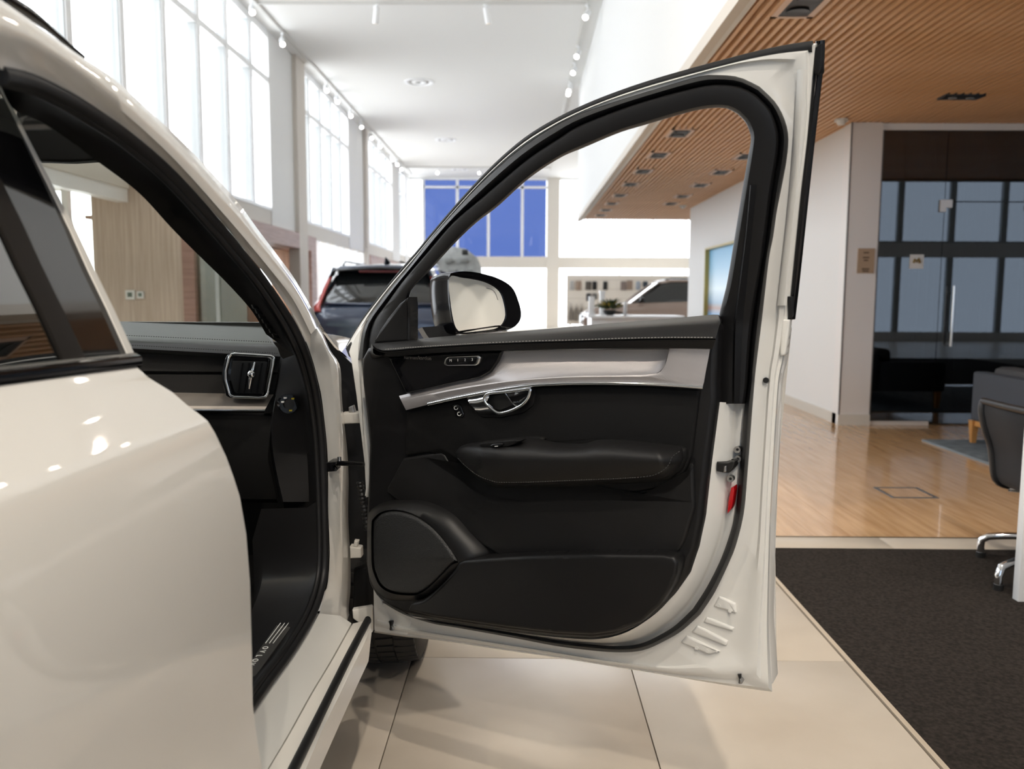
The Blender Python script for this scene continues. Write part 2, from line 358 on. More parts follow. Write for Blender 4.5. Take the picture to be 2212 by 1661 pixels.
# left wall: piers, sill band, clerestory windows with deep mullions
WZ0 = 2.60
S(box('wall_left', (XL-.12, 7.35, 2.32), (XL, 34, WZ0), mat('cream_wall', (.70, .665, .61), .7))); wl = bpy.data.objects['wall_left']
box('wall_panel', (XL-.12, YB, 0), (XL, 1.4, ZC), white_wall, wl); box('wall_panel', (XL-.12, 5.3, WZ0), (XL, 7.1, ZC), beige_wall, wl); box('wall_panel', (XL-.12, 1.4, 2.32), (XL, 5.3, WZ0), white_wall, wl); box('wall_panel', (XL-.12, 5.3, 2.32), (XL, 7.35, WZ0), white_wall, wl)
for y0, y1 in ((14.05, 15.5), (20.3, 22.2), (27.0, 28.6), (29.9, 31)): box('pier', (XL-.12, y0, WZ0-.25), (XL+.02, y1, ZC), white_wall, wl)
for y0, y1 in ((15.45, 16.05), (22.15, 22.45)): box('pier_column', (XL-.1, y0, 0), (XL+.10, y1, ZC), beige_wall, wl)
gl = clear_glass('window_glass', (1, 1, 1), .03)
def clerestory(num, y0, y1, first, step):
    win = S(box('window_%d' % num, (XL-.10, y0, WZ0), (XL+.015, y1, WZ0+.05), frame_white)); win.name = 'window_%d' % num
    box('frame_head', (XL-.1, y0, ZC-.12), (XL+.01, y1, ZC), frame_white, win); ys = []; y = first
    while y < y1-.1: ys.append(y); y += step
    for y in ys:
        box('mullion', (XL-.16, y, WZ0+.05), (XL+.02, y+.10, ZC-.12), frame_white, win); box('gasket', (XL-.11, y-.012, WZ0+.05), (XL+.005, y, ZC-.12), dark_gasket, win)
    e = [y0]+ys+[y1]
    for a, c in zip(e, e[1:]):
        if c-a < .2: continue
        box('transom', (XL-.13, a+.05, 4.66), (XL+.012, c-.01, 4.75), frame_white, win)
        for z0, z1 in ((WZ0+.05, 4.66), (4.75, ZC-.12)): box('pane', (XL-.09, a, z0), (XL-.084, c, z1), gl, win)
clerestory(2, 1.4, 5.3, 2.0, 1.05); clerestory(3, 7.1, 14.05, 7.86, 1.05); clerestory(4, 16.05, 20.3, 16.6, .95); clerestory(5, 22.45, 27.0, 22.9, 1.0); clerestory(6, 28.6, 29.9, 29.2, 1.0)
# lower left wall: recess with oak wall, walnut portals, low windows
S(box('ceiling_recess', (-7.5, 4.6, 2.32), (XL-.12, 9.2, 2.42), mat('soffit', (.70, .69, .63), .7))); S(box('trim_1', (XL-.14, 1.4, 2.18), (XL-.02, 9.2, 2.34), frame_white))
oakw = S(box('wall_oak', (-4.62, 9.0, 0), (-3.66, 9.12, 2.5), oak_wall)); box('oak_edge', (-3.66, 8.99, 0), (-3.53, 9.3, 2.5), mauve_wood, oakw)
S(box('wall_recess_side', (-7.5, YB, 0), (-7.4, 9.2, 2.4), white_wall)); S(box('wall_recess_front', (-7.4, 1.3, 0), (XL, 1.4, 2.4), white_wall))
wlow = S(box('window_7', (-7.4, 9.05, 0), (-4.62, 9.12, .1), frame_white)); wlow.name = 'window_7'
for x in (-6.6, -5.75, -4.95): box('mullion', (x, 9.02, .1), (x+.07, 9.1, 2.32), frame_white, wlow)
box('pane', (-7.4, 9.06, .1), (-4.62, 9.066, 2.32), gl, wlow)
gs = S(box('window_8', (-3.53, 9.06, 0), (-3.0, 9.1, .04), frame_white)); gs.name = 'window_8'
gwall = clear_glass('pale_green_glass', (.66, .70, .62), .10); box('pane', (-3.53, 9.07, .04), (-3.33, 9.08, 2.0), gwall, gs); box('pane', (-3.29, 9.07, .04), (-3.0, 9.08, 2.0), gwall, gs); box('post', (-3.33, 9.05, .04), (-3.29, 9.1, 2.0), dark_gasket, gs); box('head', (-3.53, 9.05, 2.0), (-3.0, 9.1, 2.04), frame_white, gs)
for nm, px, lab in (('thermostat', 281, 'white square thermostat on the oak wall, left of the pair'), ('wall_switch', 303, 'smaller white switch on the oak wall, right of the pair')):
    p = PY(px, 637, 8.98); r = .05 if nm == 'thermostat' else .038
    o = box(nm, (p.x-r, 8.975, p.z-r), (p.x+r, 9.0, p.z+r), mark, None, .004); tag(o, lab, 'thermostat' if r == .05 else 'switch'); box('display', (p.x-r*.5, 8.972, p.z-r*.45), (p.x+r*.5, 8.976, p.z+r*.55), mat('lcd', (.10, .13, .10), .3), o)
def walnut_portal(num, y0, y1, zt):
    p = S(box('trim_%d' % num, (XL-.3, y0, zt-.28), (XL+.10, y1, zt), mauve_wood)); p.name = 'trim_%d' % num
    box('jamb', (XL-.3, y1-.42, 0), (XL+.10, y1, zt-.28), mauve_wood, p); box('jamb', (XL-.3, y0, 0), (XL+.10, y0+.3, zt-.28), mauve_wood, p)
    for k in range(int((y1-y0-.7)/.6)): box('wood_panel', (XL-.72, y0+.3+k*.6, 0), (XL-.70, y0+.895+k*.6, zt-.28), brown_wood, p)
    box('portal_ceiling', (XL-.7, y0, zt-.30), (XL-.3, y1, zt-.26), brown_wood, p); box('wood_panel', (XL-.7, y1-.42, 0), (XL-.3, y1-.4, zt-.28), brown_wood, p)
walnut_portal(2, 9.4, 16.7, 2.34); walnut_portal(3, 22.6, 28.5, 2.30)
lw = S(box('window_9', (XL-.1, 16.9, 0), (XL, 22.4, .1), frame_white)); lw.name = 'window_9'
for k in range(7): box('mullion', (XL-.14, 17.2+k*.8, .1), (XL+.02, 17.29+k*.8, 2.32), frame_white, lw)
box('pane', (XL-.09, 16.9, .1), (XL-.084, 22.4, 2.32), gl, lw)
S(box('wall_left_end', (XL-.12, 28.5, 0), (XL, 34, 2.4), white_wall))

# far wall: glass with a cream beam, blue film in four panes of the upper band
def fx(px): return PY(px, 500, YFAR).x
bx0, bx1 = fx(915), fx(1183)
fwall = S(box('wall_far', (XL-.1, YFAR, 2.24), (9, YFAR+.15, 2.66), mat('cream_wall', (.70, .665, .61), .7)))
box('pier', (fx(1181), YFAR-.05, 0), (fx(1209), YFAR+.2, ZC), MAT['cream_wall'], fwall)
blue = clear_glass('blue_window_film', (.15, .19, .315), .03)
fw = S(box('window_10', (XL, YFAR, 5.42), (9, YFAR+.1, ZC), frame_white)); fw.name = 'window_10'
for px in (915, 988, 1055, 1128): box('mullion', (fx(px)-.05, YFAR-.02, 2.66), (fx(px)+.05, YFAR+.12, 5.42), frame_white, fw)
for px in (1270, 1340, 1411, 1482, 1560): 
    box('mullion', (fx(px)-.02, YFAR-.02, 2.66), (fx(px)+.02, YFAR+.12, 5.42), frame_white, fw); box('mullion', (fx(px)-.02, YFAR-.02, .1), (fx(px)+.02, YFAR+.12, 2.24), frame_white, fw)
for px in (930, 965, 1070, 1125): box('mullion', (fx(px)-.02, YFAR-.02, .1), (fx(px)+.02, YFAR+.12, 2.24), frame_white, fw)
box('transom', (bx0, YFAR-.02, 5.12), (bx1, YFAR+.12, 5.2), frame_white, fw)
e = [fx(q) for q in (915, 988, 1055, 1128, 1183)]
for a, c in zip(e, e[1:]):
    box('blue_pane', (a+.05, YFAR+.05, 2.66), (c-.05, YFAR+.06, 5.12), blue, fw); box('blue_pane', (a+.05, YFAR+.05, 5.2), (c-.05, YFAR+.06, 5.42), blue, fw)
box('pane', (XL, YFAR+.05, 2.66), (bx0-.05, YFAR+.06, 5.42), gl, fw); box('pane', (fx(1209), YFAR+.05, 2.66), (9, YFAR+.06, 5.42), gl, fw); box('pane', (XL, YFAR+.05, .1), (9, YFAR+.06, 2.24), gl, fw)
S(box('wall_far_right', (9, YW1, 0), (9.1, 34, ZC), white_wall))
# facade behind the camera
bw = S(box('wall_back', (-7.5, YB-.12, 2.35), (XR, YB, 2.75), grey_wall)); box('wall_base', (-7.5, YB-.12, 0), (XR, YB, .25), grey_wall, bw); box('wall_top', (-7.5, YB-.12, 4.6), (XR, YB, ZC), grey_wall, bw); box('wall_panel', (-7.5, YB-.12, .25), (-4, YB, 4.6), white_wall, bw); box('wall_panel', (2.2, YB-.12, .25), (9.0, YB+.01, 4.6), white_wall, bw); box('wall_top_paint', (2.2, YB, 4.6), (9.0, YB+.01, ZC), white_wall, bw); box('low_cabinet', (3.2, YB+.02, 0), (7.4, YB+.5, 1.0), oak_wall, bw)
bwin = S(box('window_11', (-4, YB-.1, 2.75), (XR, YB, 2.8), dark_gasket)); bwin.name = 'window_11'; k = 0; x = -4
while x < XR:
    if 2.0 < x < 8.9: x += 1.45; continue
    box('mullion', (x, YB-.1, .25), (x+.16, YB+.02, 2.35), dark_gasket, bwin); box('mullion', (x, YB-.1, 2.8), (x+.16, YB+.02, 4.6), dark_gasket, bwin)
    x += 1.45
gl_back = clear_glass('grey_tinted_glass', (.48, .52, .57), .04)
box('pane', (-4, YB-.06, 2.8), (XR, YB-.05, 4.6), gl_back, bwin); box('pane', (-4, YB-.06, .25), (XR, YB-.05, 2.35), gl_back, bwin)

# ------------------------------------------------------------------ ceiling fittings
def diffuser(p, label):
    r = empty('air_diffuser', p, 0, label, 'air vent', 'round ceiling diffusers')
    bm = bmesh.new(); prof = [(.30, .0), (.30, -.012), (.24, -.018), (.21, .004), (.19, .0)]; N = 40
    b_loft(bm, [[Vector((a*math.cos(2*math.pi*k/N), a*math.sin(2*math.pi*k/N), z)) for k in range(N)] for a, z in prof], closed_u=True); finish(bm, 'outer_ring', frame_white, r, 30, True)
    bm = bmesh.new(); prof = [(.16, .002), (.15, -.014), (.08, -.02), (.06, -.002), (.0005, -.002)]
    b_loft(bm, [[Vector((a*math.cos(2*math.pi*k/N), a*math.sin(2*math.pi*k/N), z)) for k in range(N)] for a, z in prof], closed_u=True); finish(bm, 'inner_cone', frame_white, r, 30, True)
    cyl('throat', (0, 0, -.001), (0, 0, -.003), .2, mat('throat_grey', (.2, .18, .16), .8), r, 40, local=True)
for (x, y), l in zip(((-2.12, 17.35), (-2.15, 23.6), (-2.17, 29.0)), ('nearest', 'middle', 'farthest')): diffuser((x, y, ZC), 'round white air diffuser in the hall ceiling, %s of three' % l)
def track(name, p0, p1, label):
    o = box(name, (min(p0[0], p1[0])-.018, min(p0[1], p1[1])-.018, ZC-.035), (max(p0[0], p1[0])+.018, max(p0[1], p1[1])+.018, ZC), mat('track_white', (.62, .61, .58), .5)); return tag(o, label, 'track')
track('lighting_track', (-3.95, 8.5), (-3.95, 30), 'white lighting track along the ceiling edge above the left windows')
track('lighting_track', (-3.9, 12.75), (.9, 12.75), 'white lighting track crossing the hall ceiling at the top of the picture')
track('lighting_track', (.92, 6), (.92, 29), 'white lighting track along the ceiling beside the white fascia')
track('lighting_track', (-3.9, 28.4), (.9, 28.4), 'white lighting track crossing the ceiling before the blue windows')
spot_proto = {}
def spot(p, aim, label, lit=True, group='track spotlights'):
    """track spotlight hanging at p (ceiling), head turned towards aim"""
    d = (Vector(aim)-Vector(p)).normalized(); r = empty('track_spotlight', p, math.atan2(d.y, d.x)-HPI, label, 'spotlight', group)
    el = round(math.asin(max(-1, min(1, d.z)))*8)/8; key = (el, lit)
    if key not in spot_proto:
        h = Vector((0, math.cos(el), math.sin(el))); c = Vector((0, 0, -.16)); parts = []
        def keep(bm, nm, m): o = finish(bm, nm, m, None, 40, True); parts.append(o.data); COL.objects.unlink(o); bpy.data.objects.remove(o)
        bm = bmesh.new(); b_box(bm, (-.02, -.07, -.05), (.02, .07, -.033), .003); keep(bm, 'adapter', frame_white)
        bm = bmesh.new(); b_cyl(bm, (0, 0, -.05), (0, 0, -.13), .009, 8); keep(bm, 'stem', frame_white)
        bm = bmesh.new(); b_tube(bm, [c-h*.1, c-h*.09, c+h*.12, c+h*.125], [.03, .042, .045, .043], 18, True); keep(bm, 'lamp_head', frame_white)
        bm = bmesh.new(); b_cyl(bm, c+h*.1255, c+h*.128, .036, 18); keep(bm, 'lamp_face', lamp_on if lit else mat('lamp_face_side', (.6, .45, .25), .4, emit=.6))
        spot_proto[key] = parts
    for me in spot_proto[key]:
        o = bpy.data.objects.new(me.name.split('.')[0], me); put(o, r, True)
    return r
def on_ceiling(px, py, x=None):
    p = PZ(px, py, ZC-.16); return Vector((p.x if x is None else x, p.y, ZC-.035))
for i, (px, py) in enumerate(((545, 45), (610, 110), (705, 215), (728, 235), (757, 263), (780, 288), (802, 310), (820, 328), (847, 350), (857, 365), (866, 373))):
    p = PX(px, py, -3.95); y = min(p.y, 29.4); spot((-3.95, y, ZC-.02), (-1.5, y-7, .5), 'lit white spotlight on the track above the left windows, %s from the near end' % ORD[i])
for i, (px, py) in enumerate(((1267, 113), (1248, 167), (1240, 198), (1231, 233), (1228, 365), (1205, 350), (1200, 367))):
    p = PX(px, py, .92); y = min(p.y, 28); spot((.92, y, ZC-.02), (-1, y-6, .5), 'lit white spotlight on the track beside the white fascia, %s from the near end' % ORD[i])
for i, px in enumerate((945, 1035, 1130)):
    p = PY(px, 396, 28.4); spot((p.x, 28.4, ZC-.02), (p.x*.5, 14, .5), 'lit white spotlight in front of the blue windows, %s from the left' % ORD[i])
spot((-2.18, 12.75, ZC-.02), (-2.7, 13.6, 2.8), 'unlit white spotlight at the top of the picture, left of two', False); spot((-.55, 12.75, ZC-.02), (-.1, 13.5, 2.8), 'unlit white spotlight at the top of the picture, right of two', False)
# lamps over the white car, behind and above the camera
track('lighting_track', (.6, -5), (.6, 4.5), 'white lighting track over the white car')
track('lighting_track', (-2.4, 9.0), (.8, 9.0), 'white lighting track across the ceiling over the car bonnet'); track('lighting_track', (2.5, -5.2), (8, -5.2), 'white lighting track washing the rear wall')
LAMPS = [((.6, -4.2), 25), ((.6, -2.6), 25), ((.6, -.9), 25), ((.6, 1.4), 30), ((.6, 3.6), 30), ((-3.9, -1.0), 20), ((-3.9, 2.4), 20), ((3.6, -3.2), 20), ((4.4, .8), 18), ((3.4, -5.2), 45), ((5.2, -5.2), 45), ((7.0, -5.2), 45), ((-1.7, 9.0), 2), ((-.35, 9.0), 2), ((.12, 9.0), 2), ((.45, 9.0), 2), ((.92, 7.4), 2), ((.92, 8.3), 2), ((.92, 9.9), 2)]
ORD += ['fifteenth', 'sixteenth', 'seventeenth', 'eighteenth', 'nineteenth', 'twentieth']
for i, ((x, y), e) in enumerate(LAMPS):
    aim = Vector((x*.5+.2, y+3.2, .5)) if y > -5 else Vector((x, -8, 2.2));
    if y > 5: aim = Vector((x*.5, .3, .9))
    p = Vector((x, y, ZC-.02)); spot(p, aim, 'lit spotlight out of frame above the white car, %s of the row' % ORD[i])
    d = (aim-p).normalized(); l = bpy.data.lights.new('spotlight_beam', 'SPOT'); l.energy = e*(11.5 if y < 4.9 else 7); l.spot_size = math.radians(70); l.spot_blend = .8; l.shadow_soft_size = .045; l.color = (1, .90, .77)
    lo = bpy.data.objects.new('spotlight_beam', l); COL.objects.link(lo); lo.location = p+Vector((0, 0, -.16))+d*.14; lo.rotation_euler = d.to_track_quat('-Z', 'Y').to_euler()
# square downlights in the timber ceiling
fr_wood = mat('pale_frame', (.80, .62, .52), .5); dl_black = mat('downlight_black', (.012, .012, .012), .4)
def downlight(x, y, label, w=.12, d=.21):
    r = empty('downlight', (x, y, ZW), 0, label, 'downlight', 'downlights in the timber ceiling')
    for a in ((-w, -d, -w+.035, d), (w-.035, -d, w, d), (-w, -d, w, -d+.03), (-w, d-.03, w, d)): box('frame', (a[0], a[1], -.006), (a[2], a[3], .05), fr_wood, r, 0, True)
    box('recess', (-w+.034, -d+.029, -.002), (w-.034, d-.029, .05), dl_black, r, 0, True)
    for s in (-1, 1):
        bm = bmesh.new(); b_tube(bm, [(0, s*.09, -.002), (0, s*.09, -.012), (0, s*.09, -.008)], [.062, .064, .052], 16, False); finish(bm, 'lamp_ring', dl_black, r, 40, True)
        cyl('lamp_lens', (0, s*.09, -.003), (0, s*.09, -.006), .050, mat('lens', (.55, .52, .48), .15, .6), r, 16, local=True)
for i, y in enumerate((4.79, 8.41, 9.68, 10.9, 12.15, 13.45, 14.6, 15.7, 16.7)): downlight(1.53, y, 'square twin downlight in the slatted ceiling, %s of the row nearest the fascia' % ORD[i])
for i, y in enumerate((9.76, 10.97, 12.22, 13.55, 14.6)): downlight(2.54, y, 'square twin downlight in the slatted ceiling, %s of the row nearest the white wall' % ORD[i])
r = empty('downlight', (3.48, 6.88, ZW), 0, 'long black twin downlight in the slatted ceiling before the glass room', 'downlight', 'downlights in the timber ceiling')
box('recess', (-.16, -.07, -.014), (.16, .07, .05), dl_black, r, .004, True)
for s in (-1, 1): cyl('lamp_lens', (s*.07, 0, -.018), (s*.07, 0, -.014), .035, MAT['lens'], r, 16, local=True)
for (x, y), l in zip(((2.86, 7.75), (2.8, 14.9)), ('white smoke detector on the slatted ceiling near the grey column', 'small white smoke detector on the slatted ceiling at its far end')):
    r = empty('smoke_detector', (x, y, ZW), 0, l, 'smoke detector'); cyl('base', (0, 0, 0), (0, 0, -.02), .06, mark, r, 24, local=True); cyl('head', (0, 0, -.02), (0, 0, -.05), .045, mark, r, 24, .03, True)

# ================================================================== THE WHITE CAR
car = empty('car', (-1.25, 1.6, 0), 0, 'white car with its front door wide open in the foreground', 'car')
# ---- open front door: a plane through the hinge line and the door's rear edge, leaning inwards above the belt line
H = PY(785, 1000, 2.14); E_ = PY(1664, 1300, 1.65); H.z = E_.z = 0
SV = (E_-H).normalized(); NV = Vector((SV.y, -SV.x, 0))          # NV: from the door towards the cabin (and the camera)
ZB, KT = 1.15, .20
def L(s, z, n): return H + SV*s + NV*(n + KT*max(0, z-ZB)) + Vector((0, 0, z))
def D(px, py, n):
    r = ray(px, py); q = CAM-H
    t = (n-q.dot(NV))/r.dot(NV); p = CAM+r*t
    if p.z > ZB:
        t = (n+KT*(CAM.z-ZB)-q.dot(NV))/(r.dot(NV)-KT*r.z); p = CAM+r*t
    return Vector(((p-H).dot(SV), p.z))
def DW(px, py, n): q = D(px, py, n); return L(q.x, q.y, n)
def drow(pts, n, cnt=60, smooth=True): return [DW(p.x, p.y, n) for p in resample(pts, cnt, smooth)]
def pxplate(name, pts, nf, nb, rim, m, parent, cnt=90, smooth=True, sm=40):
    P = [D(p.x, p.y, nf) for p in resample(pts, cnt, smooth, True)]
    bm = bmesh.new(); b_plate(bm, P, L, nf, nb, rim); return finish(bm, name, m, parent, sm)
def cat_rows(segs, cnts):
    out = []
    for sg, c in zip(segs, cnts):
        q = resample(sg, c); out += q if not out else q[1:]
    return out
CN = (60, 80, 60)
r0 = ([(748, 746), (781, 694), (816, 648), (857, 597), (900, 548), (939, 502), (1007, 424), (1075, 354), (1142, 298), (1210, 258), (1278, 227), (1350, 200), (1424, 176), (1511, 152), (1598, 130), (1685, 109), (1768, 92)],
      [(1768, 92), (1757, 170), (1745, 300), (1730, 430), (1712, 610), (1704, 690), (1692, 780), (1683, 830), (1672, 1000), (1664, 1160), (1661, 1355), (1668, 1494)],
      [(1668, 1494), (1600, 1485), (1500, 1469), (1400, 1452), (1300, 1436), (1200, 1420), (1100, 1406), (1000, 1391), (935, 1382), (870, 1375), (808, 1366)])
s0 = ([(772, 778), (780, 726), (789, 700), (812, 664), (840, 628), (880, 580), (925, 522), (975, 465), (1040, 395), (1110, 332), (1180, 283), (1250, 247), (1330, 219), (1424, 190), (1511, 165), (1554, 162), (1598, 167), (1641, 187)],
      [(1641, 187), (1676, 222), (1696, 261), (1703, 296), (1700, 339), (1691, 391), (1678, 457), (1670, 513), (1661, 560), (1646, 689), (1632, 804), (1624, 899), (1615, 1019), (1607, 1107), (1591, 1174), (1576, 1213), (1544, 1280), (1513, 1327)],
      [(1513, 1327), (1474, 1362), (1435, 1385), (1388, 1405), (1337, 1409), (1278, 1405), (1200, 1395), (1100, 1376), (982, 1355), (935, 1347), (872, 1327), (825, 1300)])
s1u = [(796, 770), (796, 732), (808, 692), (835, 656), (870, 607), (927, 540), (979, 480), (1040, 428), (1075, 398), (1142, 342), (1210, 297), (1250, 272), (1337, 237), (1424, 209), (1511, 187), (1554, 182), (1598, 187), (1633, 204)]
s1m = [(1633, 204), (1663, 235), (1678, 270), (1683, 304), (1678, 348), (1667, 413), (1659, 478), (1648, 557), (1641, 600), (1624, 713), (1615, 831), (1609, 872)]
s1l = [(1609, 872), (1602, 960), (1594, 1060), (1586, 1120), (1570, 1175), (1552, 1220), (1525, 1272), (1497, 1315)]
s1c = [(1497, 1315), (1460, 1350), (1425, 1372), (1385, 1390), (1337, 1396), (1278, 1392), (1200, 1383), (1100, 1366), (982, 1347), (940, 1340), (880, 1322), (840, 1298)]
R0 = cat_rows(r0, CN); S0 = cat_rows(s0, CN); S1 = cat_rows((s1u, s1m+s1l[1:], s1c), CN)
def mix(a, c, t): return [p.lerp(q, t) for p, q in zip(a, c)]
def drows(spec): return [[DW(p.x, p.y, n) for p in P] for P, n in spec]
# painted steel shell: hem flange, step, channel, seal land, then the outer skin behind it
door = loft('front_door', drows([(R0, -.012), (mix(R0, S0, .05), .004), (mix(R0, S0, .16), .004), (mix(R0, S0, .22), .016), (mix(R0, S0, .38), .017), (mix(R0, S0, .46), .010), (mix(R0, S0, .85), .012), (mix(S0, S1, .5), .018)]), paint_in, car, smooth=50)
door['label'] = 'open front door seen from the cabin side'
skin = [(795, 760), (900, 735), (1100, 715), (1300, 700), (1540, 690), (1700, 692), (1690, 780), (1680, 830), (1670, 1000), (1662, 1160), (1660, 1355), (1668, 1492), (1500, 1468), (1300, 1434), (1100, 1404), (935, 1380), (808, 1365), (800, 1200), (790, 1000), (778, 860)]
pxplate('outer_skin', skin, -.013, -.075, .012, paint, door, 120, False)
# seals and rubber
loft('door_seal', drows([(mix(S0, S1, -.02), .012), (mix(S0, S1, .12), .034), (mix(S0, S1, .45), .046), (mix(S0, S1, .8), .040), (mix(S0, S1, 1.02), .020)]), rubber, door, smooth=70)
Ro = R0[:60]; tubepts = [DW(p.x, p.y, .0) for p in mix(R0, S0, .10)[:60]]
tube('roof_rubber', tubepts, [.0045+.0062*i/59 for i in range(60)], rubber, door, 8, flat=.8)
tube('quarter_rubber', [DW(p.x, p.y, -.012) for p in resample([(1772, 88), (1771, 130), (1764, 190), (1750, 310), (1737, 430), (1718, 610), (1709, 688)], 30)], .0085, gloss_black, door, 8)
pxplate('corner_cap', [(1757, 104), (1777, 90), (1776, 150), (1768, 162), (1759, 158)], .004, -.02, .003, plastic, door, 30, False)
pxplate('belt_cap', [(1700, 640), (1712, 640), (1712, 684), (1702, 688)], .008, -.016, .002, rubber, door, 20, False)
# pressed reinforcement in the painted flange
wl_ = [(1738, 150), (1735, 220), (1728, 330), (1718, 450), (1706, 560), (1695, 660)]
loft('pressed_channel', [[DW(p.x+dx, p.y, n) for p in resample(wl_, 30)] for dx, n in ((-16, .016), (-11, .022), (-2, .023), (4, .017))], paint_in, door, smooth=60)
for a in ([(1553, 1287), (1588, 1304), (1590, 1325), (1540, 1310)], [(1525, 1332), (1585, 1357), (1582, 1364), (1518, 1345)], [(1505, 1350), (1572, 1386), (1568, 1396), (1492, 1366)], [(1482, 1372), (1555, 1408), (1530, 1414), (1470, 1388)]):
    pxplate('pressed_rib', a, .0165, .008, .004, paint_in, door, 40, False, 60)
for px, py in ((1553, 1306), (1578, 1318), (1506, 1398), (1528, 1404)): p = DW(px, py, .0125); cyl('weld_stud', p, p+NV*.005, .004, paint_in, door, 12)
p = DW(1655, 821, .012); cyl('drain_hole', p, p+NV*.004, .0055, dl_black, door, 16)
for px, py in ((1597, 1467), (843, 1352)):
    pxplate('drain_slot', [(px-4, py-10), (px+4, py-10), (px+2, py+2), (px+6, py+10), (px-2, py+10), (px-1, py)], .021, .0, .001, dl_black, door, 24, False)
    pxplate('slot_lip', [(px+1, py+0), (px+4, py+2), (px+6, py+9), (px, py+9)], .024, .0, .001, steel, door, 12, False)
# trim cover round the window
wA = [(884, 737), (884, 690), (885, 640), (895, 618), (927, 586), (979, 529), (1028, 482), (1075, 446), (1142, 386), (1210, 341), (1261, 319), (1337, 287), (1393, 270), (1467, 248), (1511, 237), (1546, 233), (1572, 235), (1593, 246)]
wB = [(1593, 246), (1611, 265), (1620, 287), (1622, 304), (1612, 360), (1599, 439), (1585, 524), (1570, 613), (1553, 683), (1548, 740), (1546, 800), (1545, 872)]
W_ = cat_rows((wA, wB), (70, 60)); S1w = cat_rows((s1u, s1m), (70, 60))
loft('window_surround', drows([(S1w, .022), (mix(S1w, W_, .04), .050), (mix(S1w, W_, .10), .056), (mix(S1w, W_, .45), .060), (mix(S1w, W_, .86), .058), (mix(S1w, W_, .97), .050), (W_, .030), (W_, -.03)]), plastic, door, smooth=38)
sail = [(806, 742), (818, 715), (836, 688), (862, 655), (882, 640), (884, 660), (884, 737)]
pxplate('mirror_sail_panel', sail, .066, .03, .006, plastic, door, 70, False)
loft('pillar_trim', drows([(resample([(1618, 400), (1608, 500), (1594, 600), (1584, 690), (1580, 780), (1578, 872)], 30), .050), (resample([(1622, 400), (1613, 500), (1601, 600), (1590, 690), (1587, 780), (1586, 872)], 30), .072), (resample([(1648, 400), (1638, 500), (1628, 600), (1618, 700), (1612, 790), (1606, 868)], 30), .046)]), plastic, door, smooth=30)
pxplate('belt_flange', [(1688, 690), (1706, 690), (1703, 720), (1696, 768), (1684, 770)], .012, -.012, .004, paint_in, door, 30, False, 60)
# white lock face between the trim and the seal
teB = [(1547, 868), (1538, 939), (1531, 992), (1524, 1055), (1517, 1120), (1503, 1186), (1484, 1244), (1454, 1287)]
teC = [(1454, 1287), (1419, 1323), (1372, 1356), (1329, 1374), (1278, 1381), (1200, 1376), (1100, 1364), (1000, 1350), (890, 1331)]
TE = cat_rows((teB, teC), (50, 60)); S1f = cat_rows((s1l, s1c), (50, 60))
loft('lock_face', drows([(mix(S1f, TE, -.15), .012), (mix(S1f, TE, .16), .020), (mix(S1f, TE, .34), .034), (mix(S1f, TE, .42), .046), (mix(S1f, TE, 1.0), .078), (mix(S1f, TE, 1.08), .06)]), paint_in, door, smooth=60)
# latch, screws, reflector
pxplate('door_latch', [(1548, 998), (1572, 1001), (1580, 996), (1587, 997), (1584, 1010), (1575, 1022), (1562, 1021), (1547, 1018)], .0685, .03, .002, dl_black, door, 40, False)
pxplate('latch_claw', [(1563, 1008), (1569, 1006), (1569, 1020), (1562, 1020)], .072, .05, .002, steel, door, 16, False)
for px, py, n in ((1593, 971, .034), (1594, 991, .033), (1578, 1034, .05)):
    p = DW(px, py, n); cyl('screw', p-NV*.01, p+NV*.003, .0068, steel, door, 16); q = DW(px, py, n+.003); cyl('screw_socket', q, q+NV*.0008, .003, dl_black, door, 6)
pxplate('red_reflector', [(1579, 1054), (1585, 1051), (1586, 1060), (1582, 1088), (1579, 1100), (1571, 1110), (1573, 1085)], .047, .02, .001, red_m, door, 40, False)
# main trim panel
mp_ = [(792, 752), (780, 775), (779, 800), (781, 830), (786, 870), (791, 915), (795, 960), (793, 1041), (789, 1120), (788, 1215), (795, 1262), (812, 1290), (840, 1312), (872, 1327)] + [(x, y) for x, y in teC[::-1][1:]] + [(x, y) for x, y in teB[::-1][1:]] + [(1546, 830), (1549, 760), (1552, 700), (1530, 696), (1300, 712), (1100, 728), (900, 742)]
pxplate('trim_panel', mp_, .100, .02, .012, plastic, door, 220, False, 50)
# top rail pad with stitching
T0 = [(803, 742), (810, 739.5), (883, 734), (979, 725), (1116, 715.5), (1250, 704.5), (1303, 699), (1439, 689), (1534, 680), (1552, 680)]
T1 = [(804, 744), (829, 747), (910, 741), (1024, 733), (1139, 725), (1250, 718), (1337, 712), (1440, 705), (1541, 700), (1556, 696)]
T2 = [(806, 746), (829, 757), (910, 751), (1024, 744), (1139, 739), (1250, 736), (1337, 733), (1440, 731), (1541, 731), (1546, 731)]
T3 = [(807, 748), (832, 769), (910, 764), (956, 761), (1086, 756), (1180, 754), (1269, 753), (1439, 752), (1534, 753), (1539, 752)]
rail = loft('top_rail_pad', [drow(T0, .045, 70), drow(mix([Vector(q) for q in T0], [Vector(q) for q in T1], .45), .092, 70), drow(T1, .122, 70), drow(T2, .142, 70), drow([(x, y+2.5) for x, y in T2], .139, 70), drow([(x, y+4) for x, y in T2], .142, 70), drow(T3, .134, 70), drow([(x, y+3) for x, y in T3], .10, 70)], leather, door, smooth=35)
loft('rail_end', [drow([(1552, 680), (1559, 689), (1557, 702), (1546, 731), (1539, 752)], .05, 12), drow([(1552, 681), (1557, 696), (1556, 702), (1545, 731), (1538, 752)], .122, 12)], leather, door)
